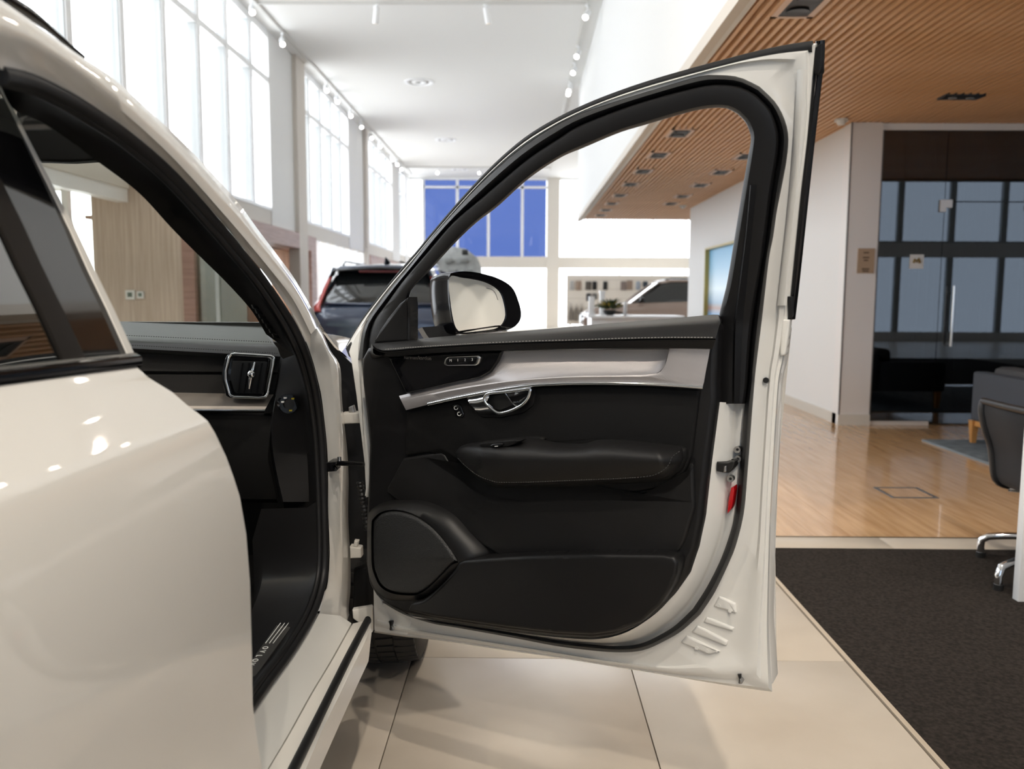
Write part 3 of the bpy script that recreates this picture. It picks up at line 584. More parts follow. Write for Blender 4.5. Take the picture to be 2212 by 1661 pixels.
loft('rail_end', [drow([(803, 742), (805, 748), (808, 765), (832, 769)], .142, 8), drow([(803, 742), (800, 756), (797, 772), (802, 776)], .09, 8)], plastic, door)
def stitches(name, pts, n, m, parent, step=.0062, r=.0009, lift=.0012):
    q = drow(pts, n, 400); bm = bmesh.new(); acc = 0; last = q[0]
    for a, c in zip(q, q[1:]):
        acc += (c-a).length
        if acc > step:
            d = (c-a).normalized(); p = c+NV*lift; b_tube(bm, [p-d*step*.33, p+d*step*.33], r, 5); acc = 0
    return finish(bm, name, m, parent, 0)
stitches('stitching', [(x, y-2) for x, y in T2[1:-1]], .142, thread, door)
# gloss speaker panel, memory buttons
sp = [(838, 772), (900, 767), (1000, 761), (1084, 759), (1075, 780), (1059, 803), (1036, 816), (985, 826), (933, 838), (876, 850), (858, 812)]
pxplate('speaker_trim_panel', sp, .113, .09, .004, gloss_black, door, 110, False)
M_text = lambda px, py, n: Matrix.Translation(DW(px, py, n)) @ Matrix((SV.to_4d(), Vector((0, 0, 1, 0)), NV.to_4d(), Vector((0, 0, 0, 1)))).transposed()
def text_frame(px, py, n):
    p = DW(px, py, n); m = Matrix.Identity(4); m.col[0][:3] = SV; m.col[1][:3] = (0, 0, 1); m.col[2][:3] = NV; m.col[3][:3] = p; return m
text_mesh('lettering', 'harman/kardon', .0125, dim_mark, text_frame(902, 773, .1132), door)
pxplate('button_bezel', [(960, 775), (966, 769), (1034, 766), (1038, 772), (1034, 785), (1028, 790), (964, 791), (957, 787)], .121, .10, .004, satin, door, 50, False)
pxplate('memory_buttons', [(963, 777), (968, 772), (1029, 770), (1032, 774), (1028, 784), (1023, 787), (966, 788), (962, 785)], .1225, .10, .002, gloss_black, door, 50, False)
for px, t in ((973.5, 'M'), (989, '1'), (1004.5, '2'), (1020, '3')): text_mesh('button_mark', t, .0085, mark, text_frame(px, 779-(px-973)*.045, .1226), door, .0002)
# woven metal inlay with a scoop, chrome strip below
m0 = [(862, 855), (933, 838), (985, 826), (1036, 816), (1059, 803), (1075, 780), (1086, 758), (1180, 755), (1300, 753), (1446, 752)]
m1 = [(866, 864), (933, 849), (985, 839), (1047, 829), (1100, 822), (1160, 816), (1220, 813), (1330, 811), (1412, 808), (1436, 790)]
m0b = resample(m0, 70, False); m1b = resample(m1, 70)
inl = loft('metal_inlay', drows([(m0b, .1025), (mix(m0b, m1b, .45), .105), (mix(m0b, m1b, .8), .113), (m1b, .125)]), mesh_m, door, smooth=50)
m2 = [(877, 886), (925, 873), (979, 860), (1047, 847), (1139, 833), (1168, 830), (1269, 826), (1405, 828), (1460, 831), (1519, 834)]
m1c = resample(m1[:-1]+[(1436, 790), (1446, 753)], 70); m2r = resample(m2+[(1534, 754)], 70)
m1f = resample([(866, 864), (985, 839), (1100, 822), (1220, 813), (1330, 811), (1412, 808), (1430, 798), (1439, 782), (1446, 753)], 70, True); m2f = resample([(877, 886), (979, 860), (1139, 833), (1269, 827), (1405, 828), (1519, 835), (1525, 800), (1530, 775), (1534, 753)], 70, False)
loft('metal_inlay_border', drows([(m1f, .125), (mix(m1f, m2f, .15), .1265), (m2f, .121), (m2f, .09)]), mesh_m, door, smooth=40)
st = [(925, 873), (979, 861), (1047, 848), (1100, 839), (1168, 831), (1269, 828), (1405, 830), (1519, 837)]
tube('chrome_strip', drow(st, .124, 60), .0042, chrome, door, 10)
pxplate('light_strip', [(1088, 756), (1300, 752.5), (1442, 751), (1442, 753.5), (1300, 755), (1088, 758.5)], .128, .10, .0005, satin, door, 40, False)
# leather field below the inlay, lower field
fld = [(878, 890), (925, 877), (1047, 852), (1168, 835), (1269, 832), (1405, 833), (1512, 841), (1505, 900), (1494, 985), (1480, 1020), (1445, 1052), (1337, 1070), (1100, 1075), (1062, 1070), (1020, 1046), (977, 1003), (961, 974), (920, 978), (874, 986)]
pxplate('upper_leather_field', fld, .108, .09, .006, soft_dark, door, 140, False, 60)
low = [(870, 990), (920, 982), (958, 977), (975, 1007), (1016, 1050), (1060, 1074), (1100, 1079), (1337, 1074), (1448, 1056), (1484, 1022), (1497, 990), (1500, 1100), (1478, 1170), (1462, 1196), (1200, 1196), (1080, 1202), (1000, 1150), (930, 1095), (860, 1085), (832, 1060)]
pxplate('lower_leather_field', low, .110, .09, .006, leather, door, 140, False, 60)
# speaker bulge, grille, map pocket
g_out = [(803, 1132), (810, 1118), (823, 1107), (849, 1102), (882, 1108), (915, 1125), (949, 1155), (988, 1211), (975, 1220), (935, 1261), (909, 1281), (889, 1286), (849, 1282), (823, 1268), (810, 1244), (803, 1214)]
g_big = [(795, 1118), (805, 1098), (830, 1084), (870, 1076), (925, 1078), (975, 1098), (1010, 1130), (1062, 1198), (1010, 1230), (955, 1275), (925, 1292), (889, 1298), (840, 1296), (812, 1276), (798, 1246), (794, 1214)]
go = resample(g_out, 80, True, True); gb = resample(g_big, 80, True, True)
bulge = loft('speaker_bulge', [[DW(p.x, p.y, n) for p in P] for P, n in ((gb, .098), (mix(gb, go, .25), .120), (mix(gb, go, .6), .138), (mix(gb, go, .95), .146), (go, .143))], plastic, door, closed_u=True, smooth=60)
gr_m = mat('speaker_grille_mesh', (.011, .011, .011), .5); nt, b = nodes(gr_m)
vo = nt.nodes.new('ShaderNodeTexVoronoi'); vo.inputs['Scale'].default_value = 480; nt.links.new(coord(nt), vo.inputs['Vector']); bp = nt.nodes.new('ShaderNodeBump'); bp.inputs['Strength'].default_value = .6; bp.inputs['Distance'].default_value = .001
nt.links.new(vo.outputs['Distance'], bp.inputs['Height']); nt.links.new(bp.outputs['Normal'], b.inputs['Normal'])
P = [D(p.x, p.y, .147) for p in resample(g_out, 80, True, True)]; P = inset2(P, .002)
bm = bmesh.new(); b_plate(bm, P, L, .148, .12, .010); finish(bm, 'speaker_grille', gr_m, door, 50)
pk = [(990, 1213), (1003, 1210), (1100, 1203), (1200, 1199), (1300, 1197), (1430, 1198), (1455, 1203), (1464, 1215), (1462, 1240), (1450, 1270), (1425, 1310), (1385, 1345), (1330, 1366), (1278, 1373), (1200, 1369), (1100, 1357), (1000, 1343), (935, 1333), (880, 1320), (886, 1303), (912, 1297), (935, 1280), (958, 1258), (980, 1232)]
pxplate('map_pocket', pk, .146, .09, .008, plastic, door, 200, False, 50)
# armrest
ar = [(985, 976), (992, 966), (1004, 960), (1034, 956), (1072, 951), (1113, 947), (1153, 944), (1168, 945), (1176, 950), (1170, 958), (1162, 965), (1195, 965), (1229, 965), (1259, 962), (1293, 951), (1337, 952), (1405, 958), (1466, 965), (1475, 970), (1476, 987), (1466, 1011), (1439, 1030), (1405, 1037), (1250, 1044), (1100, 1048), (1072, 1047), (1052, 1042), (1031, 1028), (1004, 1006), (989, 990)]
pxplate('armrest_base', [(1165 + (x-1165)*1.02, 1000+(y-1000)*1.1+4) for x, y in ar], .120, .09, .012, soft_dark, door, 150, False, 60)
# the rest proper: rounded upper edge, full front
up_ = [(985, 974), (1004, 961), (1072, 953), (1153, 952), (1229, 966), (1293, 951), (1405, 958), (1476, 970)]
a0 = resample([(985, 976), (1004, 960), (1072, 951), (1150, 946), (1200, 955), (1259, 958), (1293, 950), (1337, 951), (1405, 957), (1466, 964), (1477, 974)], 80)
a1 = resample([(985, 980), (1004, 968), (1072, 966), (1150, 968), (1200, 971), (1259, 970), (1293, 966), (1337, 967), (1405, 973), (1466, 978), (1477, 980)], 80)
a2 = resample([(986, 984), (1004, 990), (1072, 996), (1150, 998), (1200, 998), (1259, 998), (1293, 997), (1337, 997), (1405, 1000), (1460, 1000), (1477, 984)], 80)
a3 = resample([(988, 988), (1004, 1004), (1031, 1026), (1072, 1040), (1150, 1040), (1220, 1038), (1293, 1034), (1380, 1027), (1430, 1015), (1462, 1004), (1477, 987)], 80)
a4 = resample([(988, 990), (1004, 1007), (1031, 1029), (1072, 1047), (1150, 1047), (1220, 1045), (1293, 1042), (1405, 1036), (1440, 1029), (1466, 1010), (1477, 989)], 80)
def nvar(rows, base): # depth fades to the trim at both ends
    k = len(rows); return [DW(p.x, p.y, .112+(base-.112)*min(1, 9*min(i, k-1-i)/(k-1))**.5) for i, p in enumerate(rows)]
loft('armrest', [nvar(a0, .118), nvar(mix(a0, a1, .5), .158), nvar(a1, .182), nvar(mix(a1, a2, .5), .196), nvar(a2, .196), nvar(a3, .182), nvar(a4, .160), nvar(a4, .11)], leather, door, smooth=60)
pxplate('switch_recess', [(1034, 961), (1040, 957), (1085, 953), (1112, 950), (1124, 952), (1110, 960), (1096, 965), (1040, 967)], .182, .15, .002, soft_dark, door, 40, False)
pxplate('window_switch', [(1058, 962), (1064, 959), (1084, 957), (1088, 960), (1080, 965), (1060, 966)], .187, .15, .003, gloss_black, door, 30, False)
pxplate('switch_mark', [(1069, 963.5), (1076, 963), (1075, 964.5), (1068, 965)], .1875, .17, .0002, mark, door, 8, False)
stitches('armrest_stitching', [(990, 986), (1006, 1003), (1031, 1023), (1060, 1036), (1100, 1041), (1250, 1036), (1380, 1030), (1422, 1022), (1445, 1005), (1455, 985), (1470, 974)], .186, thread_d, door, .005, .0006, .006)
# lock / unlock switch and chrome door opener
pxplate('lock_switch', [(975, 877), (980, 872), (991, 872), (996, 878), (1002, 894), (1000, 901), (990, 902), (984, 899)], .112, .10, .003, gloss_black, door, 40, False)
for px, py in ((985, 881), (992, 894)):
    q = [DW(px+4*math.cos(t), py+4*math.sin(t), .1125) for t in [k*math.pi/5 for k in range(9)]]; tube('switch_symbol', q, .0007, mark, door, 5)
pxplate('opener_well', [(1003, 856), (1060, 843), (1150, 834), (1157, 850), (1152, 876), (1130, 893), (1080, 903), (1040, 902), (1018, 884)], .111, .09, .003, soft_dark, door, 60, False)
hA = [(1008, 860), (1020, 856), (1046, 852), (1056, 848), (1050, 852), (1046, 858), (1048, 868), (1056, 878), (1066, 886), (1075, 892), (1085, 893), (1070, 896), (1040, 896), (1032, 892), (1018, 878)]
h0 = resample([(1008, 858), (1028, 855), (1050, 850), (1060, 848)], 24); h1 = resample([(1014, 872), (1030, 872), (1046, 868), (1052, 868)], 24); h2 = resample([(1034, 893), (1050, 894), (1068, 893), (1078, 893)], 24)
loft('opener_lever', drows([(h0, .114), (mix(h0, h1, .5), .127), (h1, .128), (mix(h1, h2, .5), .124), (h2, .114), (h2, .10)]), chrome, door, smooth=60)
ring = resample([(1047, 858), (1056, 850), (1090, 846), (1125, 842), (1144, 839.5), (1145.5, 846), (1141, 860), (1130, 873), (1117, 881), (1098, 889), (1080, 892.5), (1070, 889), (1056, 878), (1048, 868)], 80, True, True)
q = [DW(p.x, p.y, .126) for p in ring]; tube('opener_ring', q+[q[0]], .0037, chrome, door, 10)
d0 = resample([(1094, 849), (1120, 844), (1142, 842)], 16); d1 = resample([(1112, 876), (1126, 874), (1139, 858)], 16)
loft('opener_dish', drows([(d0, .124), (mix(d0, d1, .4), .108), (mix(d0, d1, .8), .112), (d1, .124)]), chrome, door, smooth=60)
tube('opener_edge', drow([(1090, 848), (1098, 858), (1111, 875), (1120, 878)], .125, 12), .0012, chrome, door, 6)
pxplate('opener_cavity', [(1052, 856), (1092, 850), (1110, 875), (1080, 887), (1066, 882), (1054, 870)], .1135, .09, .001, dl_black, door, 40, False)
# white front edge of the door and hinges
pxplate('door_front_edge', [(790, 692), (780, 722), (776, 753), (776, 785), (784, 860), (796, 960), (795, 1041), (790, 1080), (786, 1000), (778, 930), (768, 850), (758, 780), (752, 758), (768, 722)], .026, -.01, .004, paint_in, door, 60, False)
pxplate('corner_plug', [(745, 752), (756, 738), (764, 754), (768, 772), (762, 778), (752, 770)], .02, -.01, .004, rubber, door, 30, False)
pxplate('front_lower_plate', [(806, 1262), (822, 1296), (850, 1318), (890, 1334), (880, 1372), (808, 1364)], .013, -.01, .002, paint_in, door, 40, False)

# ---- door mirror (behind the door)
mn = Vector((.25, -.965, .085)).normalized(); mc = PP(1035, 660, L(.34, 1.16, -.2), mn)
def MP(x, y): return PP(x, y, mc, mn)
gls = [(971, 600), (1001, 600), (1043, 608), (1070, 621), (1084, 638), (1092, 670), (1091, 688), (1082, 703), (1066, 711), (1036, 715), (1002, 718), (992, 715), (983, 702), (975, 663)]
rim = [(968, 597), (985, 587), (1013, 586), (1047, 592), (1082, 604), (1107, 622), (1120, 651), (1126, 679), (1121, 697), (1107, 709), (1082, 716), (1036, 721), (999, 723), (980, 712), (969, 655)]
G_ = [MP(p.x, p.y) for p in resample(gls, 60, True, True)]; RM = [MP(p.x, p.y) for p in resample(rim, 60, True, True)]
RMc = sum(RM, Vector())/60; Gc = sum(G_, Vector())/60
MBK = Vector((-.52, .85, -.03))
def ringm(pts, c, k, d, dx=0): return [c+(p-c)*k+(MBK if d > .02 else -mn)*d for p in pts]
mir = loft('mirror_housing', [ringm(G_, Gc, 1.0, .010), ringm(G_, Gc, 1.02, -.002), ringm(RM, RMc, .985, -.006), ringm(RM, RMc, 1.0, .004), ringm(RM, RMc, 1.0, .03), ringm(RM, RMc, 1.0, .07), ringm(RM, RMc, .93, .12), ringm(RM, RMc, .74, .155), ringm(RM, RMc, .4, .172), ringm(RM, RMc, .1, .176)], mirror_black, door, closed_u=True, smooth=70)
bm = bmesh.new(); RG = []                               # slightly convex glass
for k in range(1, 9):
    RG.append([bm.verts.new(Gc+(p-Gc)*(k/8)-mn*(.001+(p-Gc).length_squared*(k/8)**2/(2*1.0)*.9)) for p in G_])
cv = bm.verts.new(Gc-mn*.001)
for k in range(60):
    bm.faces.new((cv, RG[0][k], RG[0][(k+1) % 60]))
    for a, c in zip(RG, RG[1:]): bm.faces.new((a[k], a[(k+1) % 60], c[(k+1) % 60], c[k]))
finish(bm, 'mirror_glass', mirror_m, door, 80)
q = [MP(p.x, p.y)+mn*-.0025 for p in resample([(1051, 622), (1062, 625), (1070, 632), (1076, 648)], 14)]; tube('mirror_mark', q, .0008, mat('grey_mark', (.2, .2, .2), .6), door, 5)
arm = [(912, 707), (960, 703), (975, 712), (985, 724), (985, 740), (935, 740), (922, 724)]
aw = [PP(x, y, mc-mn*.05, mn) for x, y in arm]; bm = bmesh.new(); b_loft(bm, [[p for p in aw], [p-mn*.09 for p in aw]], closed_u=True, caps=True); finish(bm, 'mirror_arm', plastic, door, 30)

# ---- body side round the opening
XB, KB = -.475, .26
def T_(px, py, off):
    r = ray(px, py); x = XB-off; t = x/r.x; p = CAM+r*t
    if p.z > 1.1:                                    # X = x - KB (z - 1.1)
        t = (x-KB*(CAM.z-1.1))/(r.x+KB*r.z); p = CAM+r*t
    return p
def trow(pts, off, n=60): return [T_(p.x, p.y, off) for p in resample(pts, n)]
sealL = [(0, 150), (60, 160), (136, 194), (200, 232), (271, 281), (373, 366), (475, 475), (539, 553), (576, 597), (637, 686), (671, 758), (692, 839), (705, 941), (709, 1059), (710, 1120), (712, 1199), (708, 1259), (686, 1330), (639, 1410), (591, 1478), (551, 1537), (500, 1612)]
trimL = [(0, 178), (60, 196), (136, 232), (200, 270), (271, 318), (360, 395), (455, 500), (512, 567), (548, 612), (606, 700), (640, 770), (661, 845), (675, 941), (682, 1059), (684, 1120), (685, 1199), (680, 1255), (658, 1320), (610, 1400), (562, 1462), (520, 1520), (470, 1592)]
outL = [(-30, -22), (60, 40), (169, 118), (241, 166), (313, 231), (400, 313), (508, 430), (559, 498), (603, 556), (640, 608), (692, 699)]
# windscreen pillar, painted
mid1 = [(-30, 70), (60, 100), (160, 160), (241, 222), (313, 283), (390, 358), (490, 470), (545, 535), (590, 590), (635, 650), (672, 722)]
SLu = sealL[:11]
pil = loft('windscreen_pillar', [[T_(p.x, p.y, .0)+Vector((-.06, .02, .01)) for p in resample(outL, 60)], trow(outL, -.012), trow([((a[0]+c[0])/2, (a[1]+c[1])/2) for a, c in zip(resample(outL, 11), resample(mid1, 11))], -.024), trow(mid1, -.018), trow([((a[0]+c[0])/2, (a[1]+c[1])/2) for a, c in zip(resample(mid1, 11), resample(SLu, 11))], -.006), trow(SLu, .0), trow(SLu, .02)], paint, car, smooth=75)
# hinge pillar, painted
hpR = [(672, 690), (692, 709), (713, 756), (726, 774), (734, 790), (737, 813), (738, 846), (742, 899), (746, 933), (751, 986), (753, 1039), (752, 1100), (753, 1140), (757, 1206), (757, 1272), (753, 1320), (760, 1345)]
hpL = [(632, 680), (648, 710), (664, 745), (676, 780), (684, 810), (690, 835), (695, 860), (701, 910), (705, 945), (708, 990), (709, 1040), (709, 1100), (711, 1150), (712, 1200), (708, 1258), (697, 1300), (690, 1325)]
A = resample(hpL, 60); Bq = resample(hpR, 60)
def hp(t, off): return [T_(p.x, p.y, off) for p in mix(A, Bq, t)]
loft('hinge_pillar', [hp(0, .02), hp(0, 0), hp(.3, -.004), hp(.55, -.012), hp(.85, -.014), hp(1, -.010), [p+Vector((-.05, .10, 0)) for p in hp(1, -.010)]], paint_in, car, smooth=65)
# rubber seal of the opening
SC = mix(resample(sealL, 120), resample(trimL, 120), .42)
tube('opening_seal', [T_(p.x, p.y, .006) for p in SC], .0105, rubber, car, 10)
tube('opening_seal_lip', [T_(p.x, p.y, .012) for p in mix(resample(sealL, 120), resample(trimL, 120), .85)], .007, rubber, car, 8)
# inner pillar trim
shL = [(0, 183), (30, 237), (85, 261), (152, 305), (207, 346), (298, 415), (373, 495), (437, 559), (491, 612), (542, 669), (575, 722)]
tu = resample(trimL[:11], 60); si = resample(shL, 60)
ptr = loft('pillar_cover', [[T_(p.x, p.y, .012) for p in tu], [T_(p.x, p.y, .03) for p in mix(tu, si, .12)], [T_(p.x, p.y, .06) for p in mix(tu, si, .6)], [T_(p.x, p.y, .075) for p in si]], soft_dark, car, smooth=50)
for k in range(7):
    a = Vector((545+k*7.4, 660+k*10.5)); q = [T_(a.x+dx, a.y+dy, .05-.0005*k) for dx, dy in ((-3, -2), (10, 2), (13, 9), (0, 6))]
    bm = bmesh.new(); b_loft(bm, [q, [p+Vector((.004, -.004, 0)) for p in q]], closed_u=True, caps=True); finish(bm, 'defroster_slat', dl_black, ptr, 30)
# dashboard
def yrow(pts, y, n=40): return [PY(p.x, p.y, y) for p in resample(pts, n, False)]
dash = loft('dashboard', [yrow([(-560, 668.9), (572, 704)], 2.72), yrow([(-560, 667.4), (580, 712)], 2.6), yrow([(-560, 684.2), (586, 726)], 2.28), yrow([(-560, 689.9), (592, 742)], 2.10), yrow([(-560, 694.0), (600, 752)], 2.02), yrow([(-560, 706.8), (606, 770)], 1.99), yrow([(-560, 714.8), (606, 778)], 2.03)], noise_bump(mat('dash_leather', (.026, .029, .032), .5, spec=.27), 700, .2), car, smooth=30)
for pts, y in (([(200, 722), (592, 740)], 2.095), ([(220, 743), (600, 764)], 1.99)):
    q = yrow(pts, y, 150); bm = bmesh.new()
    for a, c in zip(q[::2], q[1::2]): b_tube(bm, [a+Vector((0, -.001, .0012)), c+Vector((0, -.001, .0012))], .0008, 5)
    finish(bm, 'dash_stitching', mat('dash_thread', (.02, .02, .02), .8), dash, 0)
loft('dash_fabric', [yrow([(-560, 724.8), (604, 776)], 2.03), yrow([(-560, 791.1), (600, 804)], 2.025), yrow([(-560, 804.8), (600, 808)], 2.04), yrow([(-560, 807.8), (600, 811)], 2.025), yrow([(-560, 832.0), (596, 858)], 2.03)], noise_bump(mat('dash_dark_fabric', (.016, .0155, .0155), .8), 500, .5), dash, smooth=30)
loft('dash_inlay', [yrow([(-560, 828.4), (594, 852)], 2.03), yrow([(-560, 844.2), (592, 860)], 2.0), yrow([(-560, 870.1), (590, 878)], 1.955), yrow([(-560, 876.0), (588, 884)], 1.952)], mat('satin_inlay', (.52, .47, .42), .38, .6), dash, smooth=30)
tube('inlay_edge', yrow([(-560, 879.0), (586, 887)], 1.95), .0032, chrome, dash, 8)
bm = bmesh.new(); b_loft(bm, [[PY(x, y, 1.945) for x, y in ((572, 886), (585, 862), (592, 850), (597, 856), (592, 878), (588, 890), (572, 891))], [PY(x, y, 2.0) for x, y in ((572, 886), (585, 862), (592, 850), (597, 856), (592, 878), (588, 890), (572, 891))]], closed_u=True, caps=True); finish(bm, 'inlay_end', chrome, dash, 30)
loft('glove_box', [yrow([(-560, 865.1), (588, 893)], 1.99), yrow([(-560, 874.1), (588, 898)], 1.965), yrow([(-560, 990.0), (578, 990)], 1.94), yrow([(-560, 1066.3), (598, 1078)], 1.97), yrow([(-560, 1082.1), (600, 1086)], 2.2)], soft_dark, dash, smooth=40)
loft('dash_end_cap', [[PY(p.x, p.y, 1.985) for p in resample([(606, 770), (596, 830), (588, 870), (582, 920), (586, 990), (604, 1084)], 30)], [PY(p.x, p.y, 1.93) for p in resample([(612, 775), (602, 830), (594, 870), (588, 920), (592, 990), (612, 1084)], 30)], [T_(p.x, p.y, .035) for p in resample([(640, 765), (650, 830), (655, 870), (660, 940), (664, 990), (668, 1084)], 30)], [T_(p.x, p.y, .012) for p in resample([(645, 772), (661, 835), (666, 870), (675, 941), (679, 1000), (682, 1084)], 30)]], plastic, dash, smooth=60)
# airbag switch on the end cap
kc = PP(622, 872, T_(622, 872, .068), Vector((.55, -.83, 0)).normalized()); kn = Vector((.55, -.83, 0)).normalized(); ku = Vector((.83, .55, 0))
cyl('airbag_switch', kc-kn*.01, kc+kn*.006, .022, gloss_black, dash, 28); cyl('switch_hub', kc+kn*.006, kc+kn*.011, .012, plastic, dash, 20)
for dx, dz, m in ((.010, .012, yellow), (.004, -.015, yellow), (-.008, .015, mark), (-.014, .006, mark)):
    p = kc+ku*dx+Vector((0, 0, dz))+kn*.0065; box('switch_print', p-Vector((.003, .003, .0018)), p+Vector((.003, .003, .0018)), m, dash)
# air vent
def yplate(name, pts, y, t, rim, m, parent, cnt=60, smooth=False):
    P = [Vector((PY(p.x, p.y, y).x, PY(p.x, p.y, y).z)) for p in resample(pts, cnt, smooth, True)]
    bm = bmesh.new(); b_plate(bm, P, lambda u, v, n: Vector((u, y-n, v)), t, 0, rim); return finish(bm, name, m, parent, 40)
vo_ = [(500, 765), (508, 764), (585, 769), (592, 773), (590, 790), (579, 848), (574, 857), (560, 859), (505, 857), (497, 853), (488, 820), (488, 802), (495, 772)]
vent = yplate('air_vent', vo_, 1.99, .03, .004, gloss_black, car, 70)
q = [PY(p.x, p.y, 1.957) for p in resample(vo_, 90, False, True)]; tube('vent_frame', q+[q[0]], .0028, chrome, vent, 8)
yplate('vent_throat', [(503, 779), (578, 781), (568, 850), (508, 849), (498, 815)], 1.962, .003, .001, dl_black, vent, 40)
for xa, xb in ((523, 513), (537, 526), (551, 540), (565, 553), (577, 567)):
    p0, p1 = PY(xa, 784, 1.955), PY(xb, 848, 1.955); bm = bmesh.new(); b_loft(bm, [[p0+Vector((-.001, 0, 0)), p0+Vector((.001, 0, 0)), p0+Vector((.005, .018, 0)), p0+Vector((.003, .018, 0))], [p1+Vector((-.001, 0, 0)), p1+Vector((.001, 0, 0)), p1+Vector((.005, .018, 0)), p1+Vector((.003, .018, 0))]], closed_u=True, caps=True); finish(bm, 'vent_slat', plastic, vent, 30)
kb = [PY(x, y, 1.947) for x, y in ((551, 782), (546, 800), (543, 808), (541, 820), (538, 840))]; tube('vent_knob', kb, [.002, .004, .0075, .004, .0015], chrome, vent, 10)
bm = bmesh.new(); c = PY(543, 808, 1.938); bmesh.ops.create_uvsphere(bm, u_segments=16, v_segments=10, radius=.0095, matrix=Matrix.Translation(c)); finish(bm, 'knob_ball', chrome, vent, 60)
# sill: inner trim, scuff plate, painted step, black strip, outer skirt
il = [(682, 1084), (685, 1199), (680, 1255), (658, 1320), (610, 1400), (562, 1462), (520, 1520), (470, 1592)]
itr = resample(il, 40)
loft('sill_trim', [[T_(p.x, p.y, .012) for p in itr], [T_(p.x, p.y, .012)+Vector((-.02, .0, -.014)) for p in itr], [T_(p.x, p.y, .012)+Vector((-.13, .0, -.018)) for p in itr], [T_(p.x, p.y, .012)+Vector((-.16, .02, -.10)) for p in itr]], plastic, car, smooth=60)
zs = T_(610, 1400, .012).z-.009
sp0 = [(604, 1341), (634, 1341), (634, 1347), (562, 1446), (530, 1487), (500, 1487), (548, 1420)]
pp = [PZ(x, y, zs) for x, y in sp0]; bm = bmesh.new(); b_loft(bm, [[p-Vector((0, 0, .012)) for p in pp], pp], closed_u=True, caps=True); scuff = finish(bm, 'scuff_plate', mat('brushed_dark_metal', (.16, .155, .15), .35, .8), car, 30)
q = [PZ(x, y, zs+.001) for x, y in ((605, 1341), (633, 1341), (632, 1347))]; tube('plate_edge', q, .0012, chrome, scuff, 6)
for a, c in (((606, 1346), (574, 1389)), ((615, 1346), (582, 1389)), ((624, 1345), (590, 1389))): tube('plate_line', [PZ(*a, zs+.0008), PZ(*c, zs+.0008)], .0011, mark, scuff, 5)
for ch, (x, y) in zip('OVLOV', ((572.5, 1399), (566.5, 1407), (559, 1416.5), (551, 1426), (544, 1434))):
    p = PZ(x, y, zs+.0006); M = Matrix.Translation(p) @ Matrix.Rotation(-HPI, 4, 'Z') @ Matrix.Scale(1.0, 4); text_mesh('plate_letter', ch, .017, mark, M, scuff, .0004)
gap = [(759, 1346), (712, 1430), (669, 1502), (620, 1590), (578, 1661), (520, 1760)]; wed = [(690, 1325), (666, 1366), (639, 1410), (591, 1478), (551, 1537), (480, 1650)]
wed2 = [(735, 1330), (690, 1405), (650, 1465), (600, 1545), (556, 1615), (490, 1730)]
sA = [T_(p.x, p.y, .0) for p in resample(wed, 40)]; sB = [PX(p.x, p.y, -.452) for p in resample(wed2, 40)]; sC = [PX(p.x, p.y, -.425) for p in resample(gap, 40)]
loft('sill_step', [[p+Vector((-.02, 0, 0)) for p in sA], sA, sB, sC, [p+Vector((0, 0, -.02)) for p in sC]], paint_in, car, smooth=50)
g2 = [(762, 1347), (715, 1431), (672, 1503), (623, 1591), (581, 1661), (523, 1760)]
bl = [(789, 1340), (752, 1409), (720, 1473), (687, 1539), (623, 1661), (575, 1755)]; br = [(800, 1347), (761, 1424), (735, 1478), (709, 1533), (650, 1661), (606, 1750)]
tA = [PX(p.x, p.y, -.423) for p in resample(g2, 40)]; tB = [PX(p.x, p.y, -.395) for p in resample(bl, 40)]; tC = [PX(p.x, p.y, -.375) for p in resample(br, 40)]
ed = [(803, 1363), (799, 1400), (796, 1428), (791, 1439), (750, 1528), (691, 1661), (650, 1755)]; md_ = [(801, 1356), (783, 1398), (757, 1450), (728, 1512), (698, 1572), (660, 1661), (618, 1752)]
tD = [PX(p.x, p.y, -.366) for p in resample(md_, 40)]; tE = [PX(p.x, p.y, -.362) for p in resample(ed, 40)]
sk = loft('sill_skirt', [[p+Vector((0, 0, -.03)) for p in tA], tA, tB, tC, tD, mix(tD, tE, .45), tE, [p+Vector((-.05, 0, -.03)) for p in tE]], paint, car, smooth=40)
strip_c = mix(tB, tC, .5); tube('sill_rubber', [p+Vector((0, 0, .004)) for p in strip_c], [.0115]*40, rubber, sk, 10, flat=.8)
# hinges, check strap, wiring gaiter, dark gap behind
def yquad(name, pts, y, t, m, parent, bev=.001): return yplate(name, pts, y, t, bev, m, parent, max(len(pts)*4, 12))
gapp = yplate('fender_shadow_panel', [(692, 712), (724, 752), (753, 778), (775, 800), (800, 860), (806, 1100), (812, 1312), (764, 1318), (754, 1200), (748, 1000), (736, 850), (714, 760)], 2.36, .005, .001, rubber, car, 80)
hg = yplate('door_hinge', [(745, 889), (786, 887), (788, 910), (746, 912)], 2.21, .035, .004, hinge_paint, car, 30); yplate('hinge_pin', [(756, 878), (766, 874), (770, 890), (756, 890)], 2.2, .02, .003, steel, hg, 20)
hg2 = yplate('door_hinge', [(760, 1174), (784, 1177), (785, 1198), (761, 1199)], 2.2, .03, .003, hinge_paint, car, 30); yplate('hinge_pin', [(768, 1164), (777, 1165), (774, 1178), (765, 1177)], 2.19, .016, .003, hinge_paint, hg2, 20)
cs = tube('check_strap', [PY(728, 1000, 2.02), PY(745, 1001, 2.04), PY(770, 1002, 2.09), PY(798, 1003, 2.12)], [.007, .006, .006, .007], gloss_black, car, 8, flat=.6)
